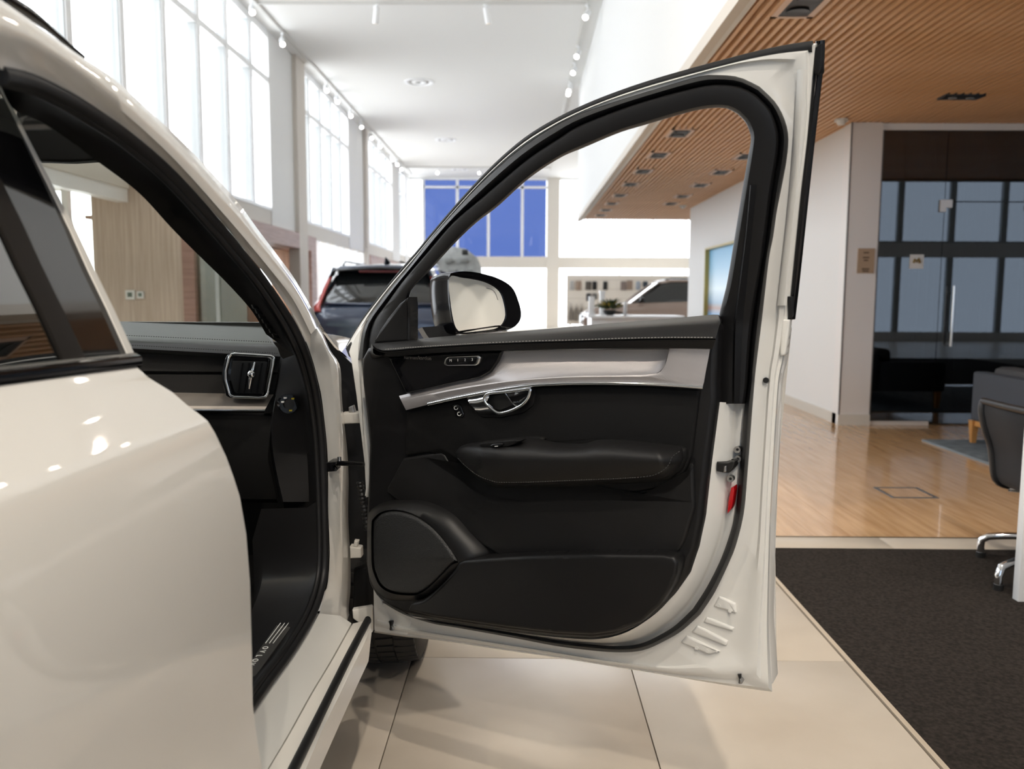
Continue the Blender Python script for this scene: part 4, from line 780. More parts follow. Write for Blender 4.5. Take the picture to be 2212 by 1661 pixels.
yplate('strap_bracket', [(711, 991), (736, 989), (736, 994), (731, 1000), (737, 1009), (713, 1011), (709, 1000)], 2.05, .05, .002, gloss_black, cs, 30); p = PY(733, 992, 1.995); cyl('strap_bolt', p+Vector((0, 0, .006)), p-Vector((0, 0, .004)), .005, steel, cs, 12)
q = [PY(777+i*.45, 1040+i*2.6, 2.14) for i in range(41)]; tube('wiring_gaiter', q, [.0085+.0018*math.sin(i*1.9) for i in range(41)], rubber, car, 10)
yplate('fender_liner', [(768, 1225), (800, 1215), (806, 1262), (808, 1308), (765, 1314)], 2.3, .03, .008, soft_dark, car, 40)
yplate('fender_corner', [(764, 1312), (806, 1305), (807, 1362), (792, 1352), (786, 1340), (776, 1338), (765, 1330)], 2.2, .02, .003, paint_in, car, 30)
# front wing and bonnet
wr0 = [PY(x, y, 2.24) for x, y in ((688, 694), (694, 704), (708, 724), (724, 746), (740, 762), (754, 775), (770, 800))] + [Vector((-.39, 2.26, .9)), Vector((-.37, 2.28, .75))]
def wrow(y, pts): return [Vector((x, y, z)) for x, z in pts]
rA = resample(wr0, 24); rB = resample(wrow(2.7, [(-.70, 1.085), (-.62, 1.075), (-.55, 1.06), (-.50, 1.035), (-.46, 1.00), (-.43, .95), (-.40, .88), (-.37, .80)]), 24); rC = resample(wrow(3.3, [(-.86, 1.055), (-.76, 1.043), (-.66, 1.02), (-.56, .98), (-.48, .93), (-.42, .88), (-.40, .84), (-.37, .78)]), 24); rD = resample(wrow(3.75, [(-.95, .98), (-.85, .96), (-.75, .93), (-.65, .90), (-.56, .86), (-.50, .82), (-.46, .78), (-.44, .70)]), 24)
loft('front_wing', [rA, mix(rA, rB, .5), rB, mix(rB, rC, .5), rC, rD], paint, car, smooth=70)
loft('bonnet', [wrow(2.86, [(-2.2, 1.09), (-1.45, 1.11), (-.72, 1.078)]), wrow(3.3, [(-2.1, 1.05), (-1.45, 1.075), (-.88, 1.05)]), wrow(3.75, [(-2.0, .97), (-1.45, 1.0), (-.97, .975)]), wrow(3.85, [(-2.0, .7), (-1.45, .7), (-.97, .7)])], paint, car, smooth=60)
# windscreen, visor, roof, far side
wsg = clear_glass('green_tinted_windscreen', (.82, .84, .79), .02)
wr_ = [T_(p.x, p.y, .06) for p in resample(shL[:10]+[(590, 745)], 24)]
loft('windscreen', [wr_, [Vector((-1.38, p.y+.10, p.z)) for p in wr_], [Vector((-2.76-p.x, p.y, p.z)) for p in wr_]], wsg, car, smooth=70)
box('windscreen_band', (-2.0, 2.70, 1.085), (-.84, 2.74, 1.112), dl_black, car)
yplate('mirror_cluster', [(60, 180), (180, 280), (240, 352), (228, 350), (212, 351), (170, 354), (150, 354), (40, 350)], 1.85, .03, .006, soft_dark, car, 50)
rf = [T_(x, y, .0)+Vector((-.055, .02, .004)) for x, y in ((175, 122), (110, 75), (40, 25), (-40, -30))]; rf += [rf[-1]+Vector((0, -.8, .03)), rf[-1]+Vector((.02, -2.6, -.05))]
loft('roof_panel', [rf, [Vector((-1.0, p.y, p.z+.02)) for p in rf], [Vector((-1.76, p.y, p.z+.02)) for p in rf], [Vector((-2.76-p.x, p.y, p.z)) for p in rf]], paint, car, smooth=60)
tube('roof_rail', [T_(p.x, p.y, .03) for p in resample([(5, -6), (75, 38), (130, 82), (180, 124)], 12)], [.008, .008, .008, .008, .007, .006, .005, .004, .004, .003, .003, .003], gloss_black, car, 8)
loft('far_body_side', [[Vector((-2.25, y, z)) for y in (3.4, 1.5, -2.6)] for z in (.3, .7, 1.0)], paint, car, thick=.04)
box('cabin_floor', (-2.2, -2.4, .36), (-.56, 2.55, .40), soft_dark, car); box('bulkhead', (-2.2, 2.5, .36), (-.60, 2.55, 1.06), soft_dark, car); box('rear_bulkhead', (-2.2, -2.5, .36), (-.5, -2.4, 1.6), soft_dark, car)
# footwell liner seen below the glove box
loft('kick_panel', [[PY(p.x, p.y, 2.0) for p in resample([(612, 1084), (618, 1150), (612, 1240), (590, 1330)], 16)], [T_(p.x, p.y, .014) for p in resample([(682, 1084), (684, 1150), (682, 1240), (662, 1310)], 16)]], soft_dark, car)

# ---- rear door: its front edge gives the section, drawn back along the car
YRD = 1.10
ed_px = [(300, 792), (325, 815), (376, 846), (407, 873), (440, 898), (452, 908), (468, 934), (492, 985), (508, 1029), (521, 1070), (535, 1151), (543, 1255), (547, 1398), (549, 1517), (556, 1577), (566, 1637), (575, 1700), (578, 1780)]
sec = [PY(x, y, YRD) for x, y in ed_px]
def rd(y, f=1.0):
    out = []
    for p in sec:
        k = (YRD-y); q = p.copy(); q.y = y
        q.x -= .010*k*k + .0*k; q.z += .018*k*(1 if p.z > .95 else .3); out.append(q)
    return out
rdoor = loft('rear_door', [[p+Vector((-.05, -.02, 0)) for p in rd(YRD)], [p+Vector((-.008, 0, 0)) for p in rd(YRD)], rd(YRD-.006), rd(YRD-.05), rd(.9), rd(.6), rd(.3), rd(0), rd(-.4), rd(-.8)], paint, car, smooth=24)
def ystrip(name, pts, y0, y1, m, parent, dz=.018, smooth=40):
    rows = []
    for y in (y0, (y0+y1)/2, y1):
        rows.append([Vector((p.x-.010*(YRD-y)**2, y, p.z+dz*(YRD-y))) for p in pts])
    return loft(name, rows, m, parent, smooth=smooth)
bt = [PY(x, y, YRD) for x, y in ((286, 764), (301, 768), (305, 776), (304, 790), (298, 795), (285, 796))]
bs = ystrip('belt_moulding', bt, YRD+.004, -.8, gloss_black, rdoor); 
bm = bmesh.new(); c = sum(bt, Vector())/6; vs = [bm.verts.new(p+Vector((0, .004, 0))) for p in bt]; bm.faces.new(vs); finish(bm, 'belt_end_cap', gloss_black, rdoor, 0)
ystrip('belt_chrome', [PY(x, y, YRD) for x, y in ((284, 763), (290, 762), (296, 766), (292, 769))], YRD+.003, -.8, satin, rdoor)
# upper frame: thin painted front edge, black pillar cover, tinted window
def upr(px0, px1): # column positions along the leaning front edge
    return [PY(px0[0]+(px1[0]-px0[0])*t, px0[1]+(px1[1]-px0[1])*t, YRD) for t in (0, .25, .5, .75, 1)]
u0 = [PY(x, y, YRD) for x, y in ((293, 770), (245, 665), (205, 583), (163, 494), (111, 394), (60, 296), (0, 178), (-25, 128))]
u1 = [PY(x, y, YRD) for x, y in ((278, 770), (232, 668), (192, 586), (152, 497), (103, 396), (54, 298), (-5, 180), (-30, 128))]
loft('rear_door_frame', [[p+Vector((-.03, .02, 0)) for p in u0], u0, u1, [p+Vector((-.01, -.02, 0)) for p in u1]], paint, rdoor, smooth=60)
def back(pts, y, k=.0): return [Vector((p.x-.012*(YRD-y), y, p.z)) for p in pts]
loft('pillar_cover_black', [back(u1, YRD-.003), back(u1, .985)], gloss_black, rdoor, smooth=60)
gmat = mat('dark_privacy_glass', (.004, .005, .005), .02, coat=1)
loft('window_rubber', [back([p+Vector((.004, 0, 0)) for p in u1], .99), back([p+Vector((.006, 0, 0)) for p in u1], .97), back([p+Vector((.004, 0, 0)) for p in u1], .945), back([p+Vector((-.012, 0, 0)) for p in u1], .944)], mat('brown_black_rubber', (.015, .012, .010), .7, spec=.2), rdoor, smooth=60)
loft('rear_window', [back(u1, .95), back(u1, .6), back(u1, .2), back(u1, -.6)], gmat, rdoor, smooth=60)

# ---- front wheel
wc_ = Vector((-.445, 2.72, .372)); bm = bmesh.new(); N = 72
prof = [(-.10, .24), (-.128, .255), (-.136, .30), (-.130, .34), (-.118, .362), (-.09, .371), (-.03, .373), (.03, .373), (.09, .371), (.118, .362), (.130, .34), (.136, .30), (.128, .255), (.10, .24)]
b_loft(bm, [[wc_+Vector((x, r*math.sin(2*math.pi*k/N), r*math.cos(2*math.pi*k/N))) for k in range(N)] for x, r in prof], closed_u=True)
wheel = finish(bm, 'front_wheel', mat('tyre_rubber', (.022, .020, .018), .65), car, 50); wheel['label'] = 'black tyre of the front wheel'
bm = bmesh.new()
for k in range(60):
    a = 2*math.pi*k/60
    for x0, x1, sk_ in ((-.122, -.06, .035), (-.052, .0, -.02), (.008, .06, .02), (.064, .122, -.035)):
        pts = []
        for x, da in ((x0, 0), (x1, sk_), (x1, sk_+.075), (x0, .075)):
            rr = .3775 if abs(x) < .1 else .366; pts.append(wc_+Vector((x, rr*math.sin(a+da), rr*math.cos(a+da))))
        ctr = [wc_+(p-wc_)*Vector((1, .975, .975)) if False else Vector((p.x, wc_.y+(p.y-wc_.y)*.975, wc_.z+(p.z-wc_.z)*.975)) for p in pts]
        b_loft(bm, [ctr, pts], closed_u=True, caps=True)
finish(bm, 'tread_blocks', MAT['tyre_rubber'], wheel, 30)
bm = bmesh.new(); prof = [(.11, .245), (.125, .252), (.128, .238), (.10, .225), (.06, .215)]
b_loft(bm, [[wc_+Vector((x, r*math.sin(2*math.pi*k/N), r*math.cos(2*math.pi*k/N))) for k in range(N)] for x, r in prof], closed_u=True)
for k in range(10):
    a = 2*math.pi*k/10; d = Vector((0, math.sin(a), math.cos(a))); b_tube(bm, [wc_+Vector((.10, 0, 0))+d*.03, wc_+Vector((.12, 0, 0))+d*.12, wc_+Vector((.115, 0, 0))+d*.235], [.022, .015, .018], 8)
b_cyl(bm, wc_+Vector((.08, 0, 0)), wc_+Vector((.118, 0, 0)), .05, 24); finish(bm, 'rim', satin, wheel, 40)
cyl('brake_disc', wc_+Vector((.03, 0, 0)), wc_+Vector((.05, 0, 0)), .17, steel, wheel, 40)
box('underbody', (-2.1, -2.4, .22), (-.46, 2.2, .34), soft_dark, car)
wr = wheel.copy(); COL.objects.link(wr); wr.name = 'rear_wheel'; wr['label'] = 'black tyre of the rear wheel'; wr.location = (0, -2.98, 0)
w3 = wheel.copy(); COL.objects.link(w3); w3.name = 'far_front_wheel'; w3.location = (-1.65, 0, 0); w3['label'] = 'black tyre of the far front wheel'

# ================================================================== OTHER CARS IN THE HALL
def rsec(y, zb, z1, w, wt, rt=.06):
    """half rounded section, from lower middle round to upper middle, mirrored by the caller"""
    return [(0, zb), (w*.72, zb), (w*.93, zb+.03), (w*.985, zb+.12), (w, zb+(z1-zb)*.5), (w*.995, zb+(z1-zb)*.72), (wt+.015, z1-rt), (wt*.965, z1-.012), (wt*.85, z1), (0, z1+.015)]
def ringxy(y, sec): 
    h = [Vector((x, y, z)) for x, z in sec]; return h+[Vector((-p.x, p.y, p.z)) for p in h[-2:0:-1]]
def suv(name, loc, rz, col, label, glasscol=(.012, .014, .015), hood_open=False):
    """origin on the ground under the car's centre; the nose points to +Y"""
    r = empty(name, loc, rz, label, 'car'); m = mat(name+'_paint_'+'%d' % (col[2]*1000), col, .25, .2, 1)
    gm = mat('car_glass', glasscol, .03, coat=1); bk = gloss_black
    st = [(-2.36, .42, .80, .84, .80), (-2.33, .36, .96, .92, .87), (-2.22, .32, 1.06, .96, .90), (-1.6, .30, 1.10, .97, .92), (-.4, .30, 1.09, .97, .92), (.75, .30, 1.05, .97, .91), (1.15, .30, 1.04, .965, .88), (1.75, .32, .99, .96, .84), (2.15, .34, .90, .93, .78), (2.34, .38, .76, .84, .70), (2.40, .44, .62, .74, .6)]
    loft('body', [ringxy(y, rsec(y, zb, z1, w_, wt)) for y, zb, z1, w_, wt in st], m, r, closed_u=True, caps=True, smooth=50, local=True)
    gh = [(-2.20, 1.05, 1.09, .84, .80), (-1.98, 1.06, 1.50, .84, .66), (-1.80, 1.06, 1.60, .85, .66), (-.9, 1.07, 1.665, .87, .665), (.0, 1.06, 1.66, .87, .655), (.35, 1.05, 1.60, .86, .64), (1.10, 1.03, 1.05, .82, .70)]
    def gsec(zb, z1, w_, wt): return [(0, zb), (w_, zb), (w_*.99, zb+.02), (wt+.03+(w_-wt)*.25, zb+(z1-zb)*.72), (wt, z1-.03), (wt*.9, z1-.004), (0, z1)]
    loft('greenhouse', [ringxy(y, gsec(zb, z1, w_, wt)) for y, zb, z1, w_, wt in gh], gm, r, closed_u=True, caps=True, smooth=50, local=True)
    loft('roof', [[Vector((x, y, z)) for x, z in ((-wt-.02, z1-.05), (-wt*.93, z1+.005), (0, z1+.022), (wt*.93, z1+.005), (wt+.02, z1-.05))] for y, z1, wt in ((-2.02, 1.585, .66), (-1.8, 1.62, .67), (-.9, 1.67, .67), (0, 1.665, .66), (.32, 1.62, .645))], m, r, smooth=50, thick=.02, local=True)
    loft('roof_spoiler', [[Vector((x, y, z)) for x, z in ((-.70, z1-.11), (-.66, z1-.02), (0, z1+.01), (.66, z1-.02), (.70, z1-.11))] for y, z1 in ((-1.95, 1.60), (-2.12, 1.575))], bk, r, thick=.03, local=True)
    box('brake_light', (-.30, -2.145, 1.53), (.30, -2.12, 1.555), mat('tail_red', (.09, .008, .01), .3), r, .003, True)
    bm = bmesh.new(); b_tube(bm, [(0, -1.5, 1.69), (0, -1.56, 1.73), (0, -1.62, 1.765)], [.05, .03, .008], 10); finish(bm, 'antenna_fin', bk, r, 50, True)
    for s in (-1, 1):
        tube('roof_rail', [(s*.60, -1.75, 1.645), (s*.60, -1.6, 1.70), (s*.60, .0, 1.715), (s*.59, .15, 1.67)], .016, bk if s > 0 else bk, r, 8, True)
        loft('side_pillar', [[Vector((s*x, y, z)) for x, z in ((.86, 1.07), (.735, 1.46), (.68, 1.60))] for y in (-2.06, -1.9)], m, r, thick=.02, local=True)
        loft('windscreen_pillar', [[Vector((s*(x+dx), y, z)) for y, x, z in ((1.06, .80, 1.06), (.7, .765, 1.35), (.33, .665, 1.60))] for dx in (-.04, .03)], m, r, thick=.03, local=True)
        loft('tail_light', [[Vector((s*x, y, z)) for x, y, z in ((.90, -2.30, .98), (.93, -2.20, 1.05), (.88, -2.10, 1.14), (.80, -2.06, 1.34), (.74, -2.02, 1.48))], [Vector((s*x, y, z)) for x, y, z in ((.80, -2.345, .98), (.83, -2.27, 1.05), (.82, -2.19, 1.14), (.755, -2.11, 1.34), (.70, -2.06, 1.48))]], mat('tail_lamp_glow', (.62, .10, .09), .25, coat=.6), r, thick=.02, local=True)
        loft('head_light', [[Vector((s*x, y, z)) for x, y, z in ((.60, 2.36, .74), (.78, 2.28, .78), (.90, 2.08, .82))], [Vector((s*x, y, z)) for x, y, z in ((.60, 2.37, .66), (.78, 2.31, .68), (.93, 2.10, .74))]], chrome, r, thick=.02, local=True)
        box('door_mirror', (s*.92, .78, 1.06), (s*1.10, .90, 1.20), bk, r, .03, True)
        for y in (-1.46, 1.50):
            bm = bmesh.new(); N = 40; pr = [(.0, .20), (.105, .22), (.12, .26), (.118, .32), (.10, .362), (-.10, .362), (-.12, .30)]
            b_loft(bm, [[Vector((s*(.84+x), y+q*math.sin(2*math.pi*k/N), .36+q*math.cos(2*math.pi*k/N))) for k in range(N)] for x, q in pr], closed_u=True); wh = finish(bm, 'wheel', MAT['tyre_rubber'], r, 50, True)
            bm = bmesh.new(); b_cyl(bm, (s*.90, y, .36), (s*.935, y, .36), .23, 30, .20)
            for k in range(5):
                a = 2*math.pi*k/5; b_tube(bm, [(s*.94, y, .36), (s*.945, y+.2*math.sin(a), .36+.2*math.cos(a))], .025, 6)
            rm = finish(bm, 'rim', steel, wh, 40, True)
            bm = bmesh.new(); b_tube(bm, [(s*.955, y+.43*math.cos(t), .36+.43*math.sin(t)) for t in [math.pi*k/14 for k in range(15)]], .028, 6); finish(bm, 'wheel_arch', soft_dark, r, 50, True)
    box('rear_bumper', (-.86, -2.42, .34), (.86, -2.28, .58), soft_dark, r, .04, True); box('front_grille', (-.5, 2.36, .44), (.5, 2.43, .70), bk, r, .02, True)
    loft('rear_screen_lip', [[Vector((x, -2.235, 1.075)) for x in (-.78, 0, .78)], [Vector((x, -2.20, 1.10)) for x in (-.78, 0, .78)]], m, r, thick=.02, local=True)
    return r
p = PY(820, 700, 13.6)
suv('car', (-2.02, 14.0, 0), 0, (.030, .045, .085), 'dark blue car seen from behind through the open door window')
# car with its bonnet raised
bl = suv('car', (-1.35, 20.6, 0), math.pi, (.02, .06, .42), 'blue car with its bonnet raised behind the dark blue car')
gy = noise_col(mat('grey_bonnet_liner', (.36, .37, .36), .8), (.30, .31, .30), (.44, .45, .44), 8)
bn = [PY(x, y, 18.6) for x, y in ((878, 590), (884, 566), (905, 545), (935, 533), (975, 531), (1005, 536), (1030, 556), (1040, 580), (1041, 640), (960, 652), (880, 645))]
P = [Vector((q.x, q.z)) for q in bn]; P = [q.to_2d() for q in resample([(q.x, q.y, 0) for q in P], 60, False, True)]
bm = bmesh.new(); b_plate(bm, P, lambda u, v, n: Vector((u, 18.6-n+.25*(v-1.2), v)), .03, -.03, .02); hood = finish(bm, 'raised_bonnet', gy, bl, 50)
for k in range(11):
    a = (903+(k % 4)*33+(k//4)*9, 562+(k//4)*24); q = PY(a[0], a[1], 18.6); bm = bmesh.new(); b_box(bm, (q.x-.11, 18.57+.25*(q.z-1.2), q.z-.05), (q.x+.09, 18.63, q.z+.04), .02); finish(bm, 'liner_recess', mat('liner_dark', (.25, .26, .25), .9), hood, 40)
q = PY(1005, 545, 18.55); bm = bmesh.new(); b_box(bm, (q.x-.07, 18.5, q.z-.06), (q.x+.07, 18.66, q.z+.06), .02); finish(bm, 'bonnet_latch', dl_black, hood, 40)
suv('car', (4.05, 23.6, 0), HPI, (.36, .27, .22), 'bronze car seen side-on beyond the end of the white wall')

# ================================================================== COUNTER, PLANT, SAMPLE WALL
dk = empty('reception_counter', (2.0, 14.6, 0), 0, 'low white counter with a plant bowl before the sample wall', 'counter')
wl2 = mat('white_lacquer', (.80, .80, .80), .3, coat=.3); ctz = PY(1400, 681, 14.6).z
ca, cb = PY(1268, 690, 14.6).x, PY(1440, 690, 14.6).x
box('worktop', (ca, 14.1, ctz-.04), (cb+.22, 15.0, ctz), wl2, dk, .005); box('front_panel', (ca+.04, 14.2, 0), (cb+.2, 14.26, ctz-.04), wl2, dk); box('side_panel', (ca+.04, 14.26, 0), (ca+.1, 14.95, ctz-.04), wl2, dk); box('side_panel', (cb+.14, 14.26, 0), (cb+.2, 14.95, ctz-.04), wl2, dk)
def prop(name, px0, px1, py0, y, label, cat, m, d=.12):
    a, c = PY(px0, py0, y), PY(px1, py0, y); o = box(name, (a.x, y-d/2, ctz), (c.x, y+d/2, a.z), m, None, .008); return tag(o, label, cat)
o = prop('display_stand', 1272, 1284, 640, 14.22, 'tall white upright display stand at the left end of the counter', 'stand', wl2); box('stand_foot', (PY(1268, 680, 14.2).x, 14.14, ctz), (PY(1286, 680, 14.2).x, 14.3, ctz+.015), wl2, o)
o = prop('brochure_box', 1296, 1306, 628, 14.92, 'slim white box standing behind the plant on the counter', 'box', wl2); box('box_lid', (PY(1295, 628, 14.92).x, 14.85, PY(1296, 628, 14.8).z-.04), (PY(1307, 628, 14.92).x, 14.99, PY(1296, 628, 14.8).z), wl2, o)
o = prop('white_dispenser', 1348, 1354, 652, 14.7, 'thin white post standing right of the plant on the counter', 'post', wl2, .06); box('post_foot', (PY(1343, 680, 14.7).x, 14.6, ctz), (PY(1360, 680, 14.7).x, 14.8, ctz+.012), wl2, o)
c = PY(1317, 672, 14.5); pl = empty('potted_plant', (c.x, 14.5, ctz), 0, 'bushy plant with olive and yellow leaves in a bowl on the counter', 'plant')
bm = bmesh.new(); N = 24; b_loft(bm, [[Vector((r_*math.cos(2*math.pi*k/N), r_*math.sin(2*math.pi*k/N), z)) for k in range(N)] for r_, z in ((.06, 0), (.10, .03), (.12, .09), (.11, .09), (.09, .05))], closed_u=True); finish(bm, 'bowl', dl_black, pl, 50, True)
lv = [mat('leaf_olive', (.07, .085, .025), .6), mat('leaf_green', (.035, .06, .02), .6), mat('leaf_yellow', (.42, .30, .04), .6)]
lm = []
for m in lv:
    bm = bmesh.new(); b_loft(bm, [[Vector((-.003, 0, 0)), Vector((0, 0, .001)), Vector((.003, 0, 0))], [Vector((-.022, .05, .012)), Vector((0, .05, .004)), Vector((.022, .05, .012))], [Vector((-.014, .09, .01)), Vector((0, .09, .002)), Vector((.014, .09, .01))], [Vector((-.001, .12, -.01)), Vector((0, .12, -.012)), Vector((.001, .12, -.01))]]); o = finish(bm, 'leaf', m, None, 60); lm.append(o.data); bpy.data.objects.remove(o)
for k in range(150):
    th, ph = random.random()*2*math.pi, random.random()**.7*1.25; d = Vector((math.sin(ph)*math.cos(th)*1.15, math.sin(ph)*math.sin(th), math.cos(ph)*.75)); R_ = .06+.12*random.random()
    o = bpy.data.objects.new('leaf', lm[random.choice((0, 0, 1, 1, 1, 2))]); put(o, pl, True); o.location = d*R_+Vector((0, 0, .07)); o.rotation_euler = (d.z*1.2, random.uniform(-.5, .5), th-HPI); o.scale = (.9, random.uniform(.7, 1.3), 1)
# sample board on the far wall
YD = 28.8; sx0, sx1 = PY(1224, 600, YD).x, PY(1475, 600, YD).x
sb = empty('sample_board', ((sx0+sx1)/2, YD, 0), 0, 'large beige display board on the far wall', 'display board')
box('board', (sx0, YD, .25), (sx1+1.2, YD+.06, PY(1300, 594, YD).z), mat('board_beige', (.82, .76, .68), .6), sb)
for k in range(5): z = .5+k*.32; box('board_groove', (sx0, YD-.004, z), (sx1+1.2, YD, z+.008), mat('groove_brown', (.36, .30, .24), .7), sb)
for xx in (sx0+.1, sx1+1): box('board_leg', (xx, YD+.01, 0), (xx+.08, YD+.05, .25), mat('board_beige', (.82, .76, .68), .6), sb)
smp = [(1231, 607, 9, 20, (.45, .44, .43), 'pale grey'), (1244, 607, 11, 20, (.34, .25, .19), 'light brown'), (1265, 608, 12, 18, (.10, .085, .07), 'dark olive'), (1280, 608, 9, 18, (.008, .008, .008), 'black, beside dark olive'), (1303, 608, 9, 18, (.02, .02, .02), 'single black'), (1341, 608, 12, 19, (.24, .19, .17), 'mauve-brown'), (1354, 606, 12, 20, (.30, .22, .17), 'copper'), (1374, 608, 9, 18, (.34, .38, .44), 'pale blue-grey'), (1389, 608, 10, 12, (.02, .035, .05), 'navy'), (1267, 634, 10, 16, (.03, .03, .035), 'lower charcoal'), (1280, 634, 10, 12, (.14, .13, .12), 'lower grey')]
for x, y, w_, h_, c, nm in smp:
    a, d = PY(x, y, YD-.03), PY(x+w_, y+h_, YD-.03); o = box('material_sample', (a.x, YD-.04, d.z), (d.x, YD-.006, a.z), mat('sample_'+nm.replace(' ', '_'), c, .5), None, .004); tag(o, nm+' material sample on the beige display board', 'sample', 'material samples'); box('hook', ((a.x+d.x)/2-.01, YD-.03, a.z), ((a.x+d.x)/2+.01, YD-.005, a.z+.02), steel, o)
for i, (x0, x1) in enumerate(((1228, 1238), (1240, 1250), (1252, 1260))):
    a, d = PY(x0, 657, YD-.05), PY(x1, 692, YD-.05); r = empty('hanging_bag', ((a.x+d.x)/2, YD-.05, d.z), 0, 'grey-brown bag hanging on the display board, %s from the left' % ORD[i], 'bag', 'hanging bags'); hw = (d.x-a.x)/2; hh = a.z-d.z
    loft('bag_body', [[Vector((x*hw, yy, z*hh)) for x, z in ((-.95, 0), (.95, 0), (.8, .5), (.35, .75), (-.35, .75), (-.8, .5))] for yy in (-.05, -.02, .03)], mat('taupe_cloth', (.22, .19, .16), .9), r, closed_u=True, caps=True, local=True); tube('bag_strap', [(-hw*.3, 0, hh*.74), (0, .02, hh), (hw*.3, 0, hh*.74)], .01, MAT['taupe_cloth'], r, 6, True); box('hook', (-.012, .0, hh-.01), (.012, .0495, hh+.015), steel, r, 0, True)

# poster light box on the white wall
y0, y1 = PX(1533, 600, XS).y, 10.4
ps = empty('light_box', (XS, 12, 1.2), 0, 'tall picture of blue sky in a gold-edged frame on the white wall', 'poster')
zt = PX(1536, 536, XS).z; zb_ = .35
gold = mat('gold_edge', (.42, .33, .10), .4, .3); box('frame_edge', (XS-.09, y0-.03, zb_), (XS, y0, zt), gold, ps); box('frame_edge', (XS-.09, y1, zb_), (XS, y0, zt+.0), gold, ps) if False else None
box('frame_top', (XS-.09, y1, zt-.03), (XS, y0, zt), gold, ps); box('frame_bottom', (XS-.09, y1, zb_), (XS, y0, zb_+.03), gold, ps); box('frame_edge', (XS-.09, y1, zb_), (XS, y1+.03, zt), gold, ps)
pm = mat('sky_print', (.2, .45, .7), .4); nt, b = nodes(pm); g = nt.nodes.new('ShaderNodeTexGradient'); v = coord(nt, (1, 1, 1)); sx = nt.nodes.new('ShaderNodeSeparateXYZ'); nt.links.new(v, sx.inputs[0])
rp = nt.nodes.new('ShaderNodeValToRGB'); mr = nt.nodes.new('ShaderNodeMapRange'); mr.inputs['From Min'].default_value = zb_; mr.inputs['From Max'].default_value = zt; nt.links.new(sx.outputs['Z'], mr.inputs['Value']); nt.links.new(mr.outputs[0], rp.inputs['Fac'])
el = rp.color_ramp.elements; el[0].position = 0; el[0].color = (.10, .20, .36, 1); el[1].position = 1; el[1].color = (.13, .36, .58, 1)
for pos, cc in ((.36, (.16, .33, .55, 1)), (.42, (.32, .17, .11, 1)), (.47, (.22, .36, .5, 1)), (.60, (.62, .76, .85, 1)), (.8, (.28, .52, .72, 1))): e = el.new(pos); e.color = cc
nt.links.new(rp.outputs['Color'], b.inputs['Base Color']); b.inputs['Emission Strength'].default_value = .12; nt.links.new(rp.outputs['Color'], b.inputs['Emission Color'])
box('picture', (XS-.02, y1+.03, zb_+.03), (XS-.012, y0-.03, zt-.03), pm, ps)

# ================================================================== SOFA, RUG, CHAIR, DESK, FLOOR BOX
rg = box('rug', (3.40, 4.5, .0), (6.5, 7.02, .012), noise_col(mat('blue_grey_rug', (.10, .125, .145), .95), (.07, .09, .11), (.15, .18, .20), 12)); tag(rg, 'flat blue-grey rug under the sofa on the oak floor', 'rug'); box('rug_binding', (3.39, 4.5, 0), (3.405, 7.02, .014), mat('rug_edge', (.20, .235, .26), .9), rg)
so = empty('sofa', (4.1, 6.0, 0.012), 0, 'blue-grey sofa with orange wooden legs seen from behind', 'sofa')
sA_, sB_ = Vector((3.72, 6.9, 0)), Vector((3.62, 4.9, 0)); dS = (sB_-sA_).normalized(); nS = Vector((-dS.y, dS.x, 0))   # along the back; nS towards +X
def SF(a, c, z): return sA_+dS*a+nS*c+Vector((0, 0, z))
def sbox(name, a0, a1, c0, c1, z0, z1, m, bev=.0):
    M = Matrix.Identity(4); M.col[0][:3] = dS; M.col[1][:3] = nS; M.col[3][:3] = sA_; bm = bmesh.new(); b_box(bm, (a0, c0, z0), (a1, c1, z1), bev, M); return finish(bm, name, m, so, 40)
sbox('backrest', 0, 1.95, 0, .12, .20, .605, grey_fab, .02); sbox('seat', .1, 1.85, .12, .85, .20, .42, grey_fab, .03); sbox('back_cushion', .1, .95, .10, .3, .40, .655, noise_bump(mat('grey_cushion', (.07, .068, .07), .9), 200, .4), .05); sbox('back_cushion', .97, 1.85, .10, .3, .40, .65, MAT['grey_cushion'], .05); sbox('arm', 0, .1, .12, .85, .20, .52, grey_fab, .02); sbox('arm', 1.85, 1.95, .12, .85, .20, .52, grey_fab, .02)
sbox('wood_rail', .02, 1.93, .01, .05, .155, .20, tan_wood, .004)
for a, c in ((.03, .02), (1.87, .02), (.03, .78), (1.87, .78)):
    bm = bmesh.new(); q = SF(a, c, 0); b_loft(bm, [[q+Vector((x*.7, y*.7, .0145)) for x, y in ((-.025, -.025), (.025, -.025), (.025, .025), (-.025, .025))], [q+Vector((x, y, .2)) for x, y in ((-.03, -.03), (.03, -.03), (.03, .03), (-.03, .03))]], closed_u=True, caps=True); finish(bm, 'leg', tan_wood, so, 30)
fb = empty('floor_box', (2.38, 5.1, 0), .0, 'square floor socket box set in the oak floor', 'floor box')
fbm = mat('floor_box_grey', (.16, .17, .18), .4, .5)
for a in ((-.14, -.14, .14, -.122), (-.14, .122, .14, .14), (-.14, -.122, -.122, .122), (.122, -.122, .14, .122)): box('rim', (a[0], a[1], 0), (a[2], a[3], .004), fbm, fb, 0, True)
box('lid', (-.118, -.118, 0), (.118, .118, .002), oak_floor, fb, 0, True)
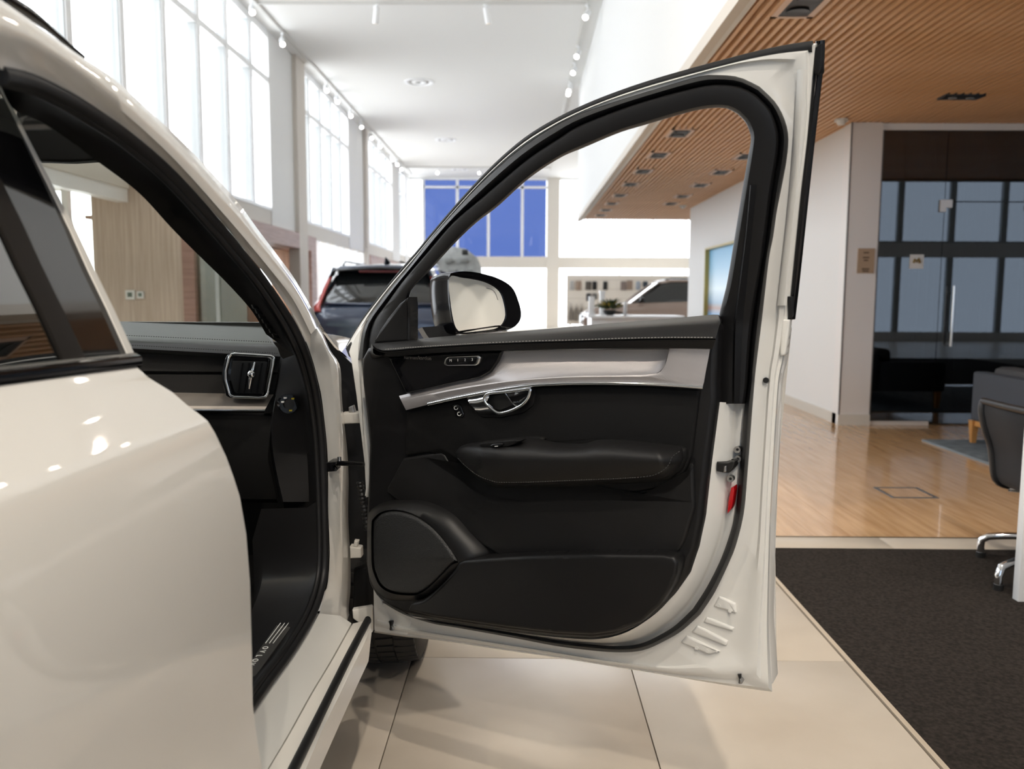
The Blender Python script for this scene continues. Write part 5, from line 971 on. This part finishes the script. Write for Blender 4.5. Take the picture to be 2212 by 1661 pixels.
# office chair: its left side towards us, facing right
ch = empty('office_chair', (2.55, 3.5, .004), 0, 'black office chair with chrome star base on the dark carpet', 'chair')
blk = mat('chair_black_frame', (.014, .014, .015), .4); net = noise_bump(mat('chair_black_mesh', (.016, .016, .018), .8), 500, .6)
yc = 3.80
prof = [(2124, 866), (2120, 885), (2127, 925), (2140, 965), (2144, 1000), (2148, 1030), (2160, 1045), (2185, 1052), (2230, 1064)]
sd = [PY(x, y, yc) for x, y in prof]; last = sd[-1]; sd += [last+Vector((.15, 0, -.015)), last+Vector((.30, 0, .005))]
for yy, nm in ((0, 'side_frame'), (-.48, 'side_frame')): tube(nm, [p+Vector((0, yy, 0)) for p in resample(sd, 40)], .014, blk, ch, 10, flat=1.3)
sr = resample(sd, 40)
loft('sling_seat', [[p+Vector((.004, -.01, .004)) for p in sr], [p+Vector((.012, -.24, -.004)) for p in sr], [p+Vector((.004, -.47, .004)) for p in sr]], net, ch, smooth=70, thick=.008)
tube('top_bar', [sd[0]+Vector((0, 0, 0)), sd[0]+Vector((-.01, -.24, .0)), sd[0]+Vector((0, -.48, 0))], .016, blk, ch, 10)
hub = Vector((2.62, 3.58, 0)); tube('seat_bridge', [PY(2180, 1056, yc), hub+Vector((-.12, -.05, .36)), hub+Vector((0, 0, .345)), hub+Vector((.1, .1, .37))], .014, chrome, ch, 10)
cyl('column', hub+Vector((0, 0, .10)), hub+Vector((0, 0, .36)), .025, chrome, ch, 20)
feet = [PZ(2118, 1203, .004), PZ(2156, 1274, .004)]; 
angs = [math.atan2(f.y-hub.y, f.x-hub.x) for f in feet]; feet += [hub+Vector((.5*math.cos(a), .5*math.sin(a), .004-hub.z)) for a in (angs[1]+1.5, angs[0]-1.5)]
for f in feet:
    d = (hub-f); d.z = 0; d.normalize(); tube('base_leg', resample([hub+Vector((0, 0, .14)), f+d*.22+Vector((0, 0, .125)), f+d*.045+Vector((0, 0, .105)), f+Vector((0, 0, .08)), f+Vector((0, 0, .02))], 20), .0165, chrome, ch, 12); cyl('foot_glide', f, f+Vector((0, 0, .025)), .02, dl_black, ch, 14)
dk2 = empty('desk', (2.9, 3.1, .004), 0, 'white desk whose slab leg cuts the right picture edge', 'desk')
pb = PZ(2199, 1300, .004); box('slab_leg', (pb.x, pb.y-.0, .004), (pb.x+.6, pb.y+.04, .70), wl2, dk2, .002); box('slab_leg', (pb.x+1.2, pb.y+.1, .004), (pb.x+1.8, pb.y+.14, .70), wl2, dk2, .002) if False else None
box('desk_top', (pb.x+.25, pb.y-.75, .70), (pb.x+1.9, pb.y+.04, .73), wl2, dk2, .003); box('slab_leg', (pb.x+.6, pb.y-.72, .004), (pb.x+.64, pb.y, .70), wl2, dk2, .002)
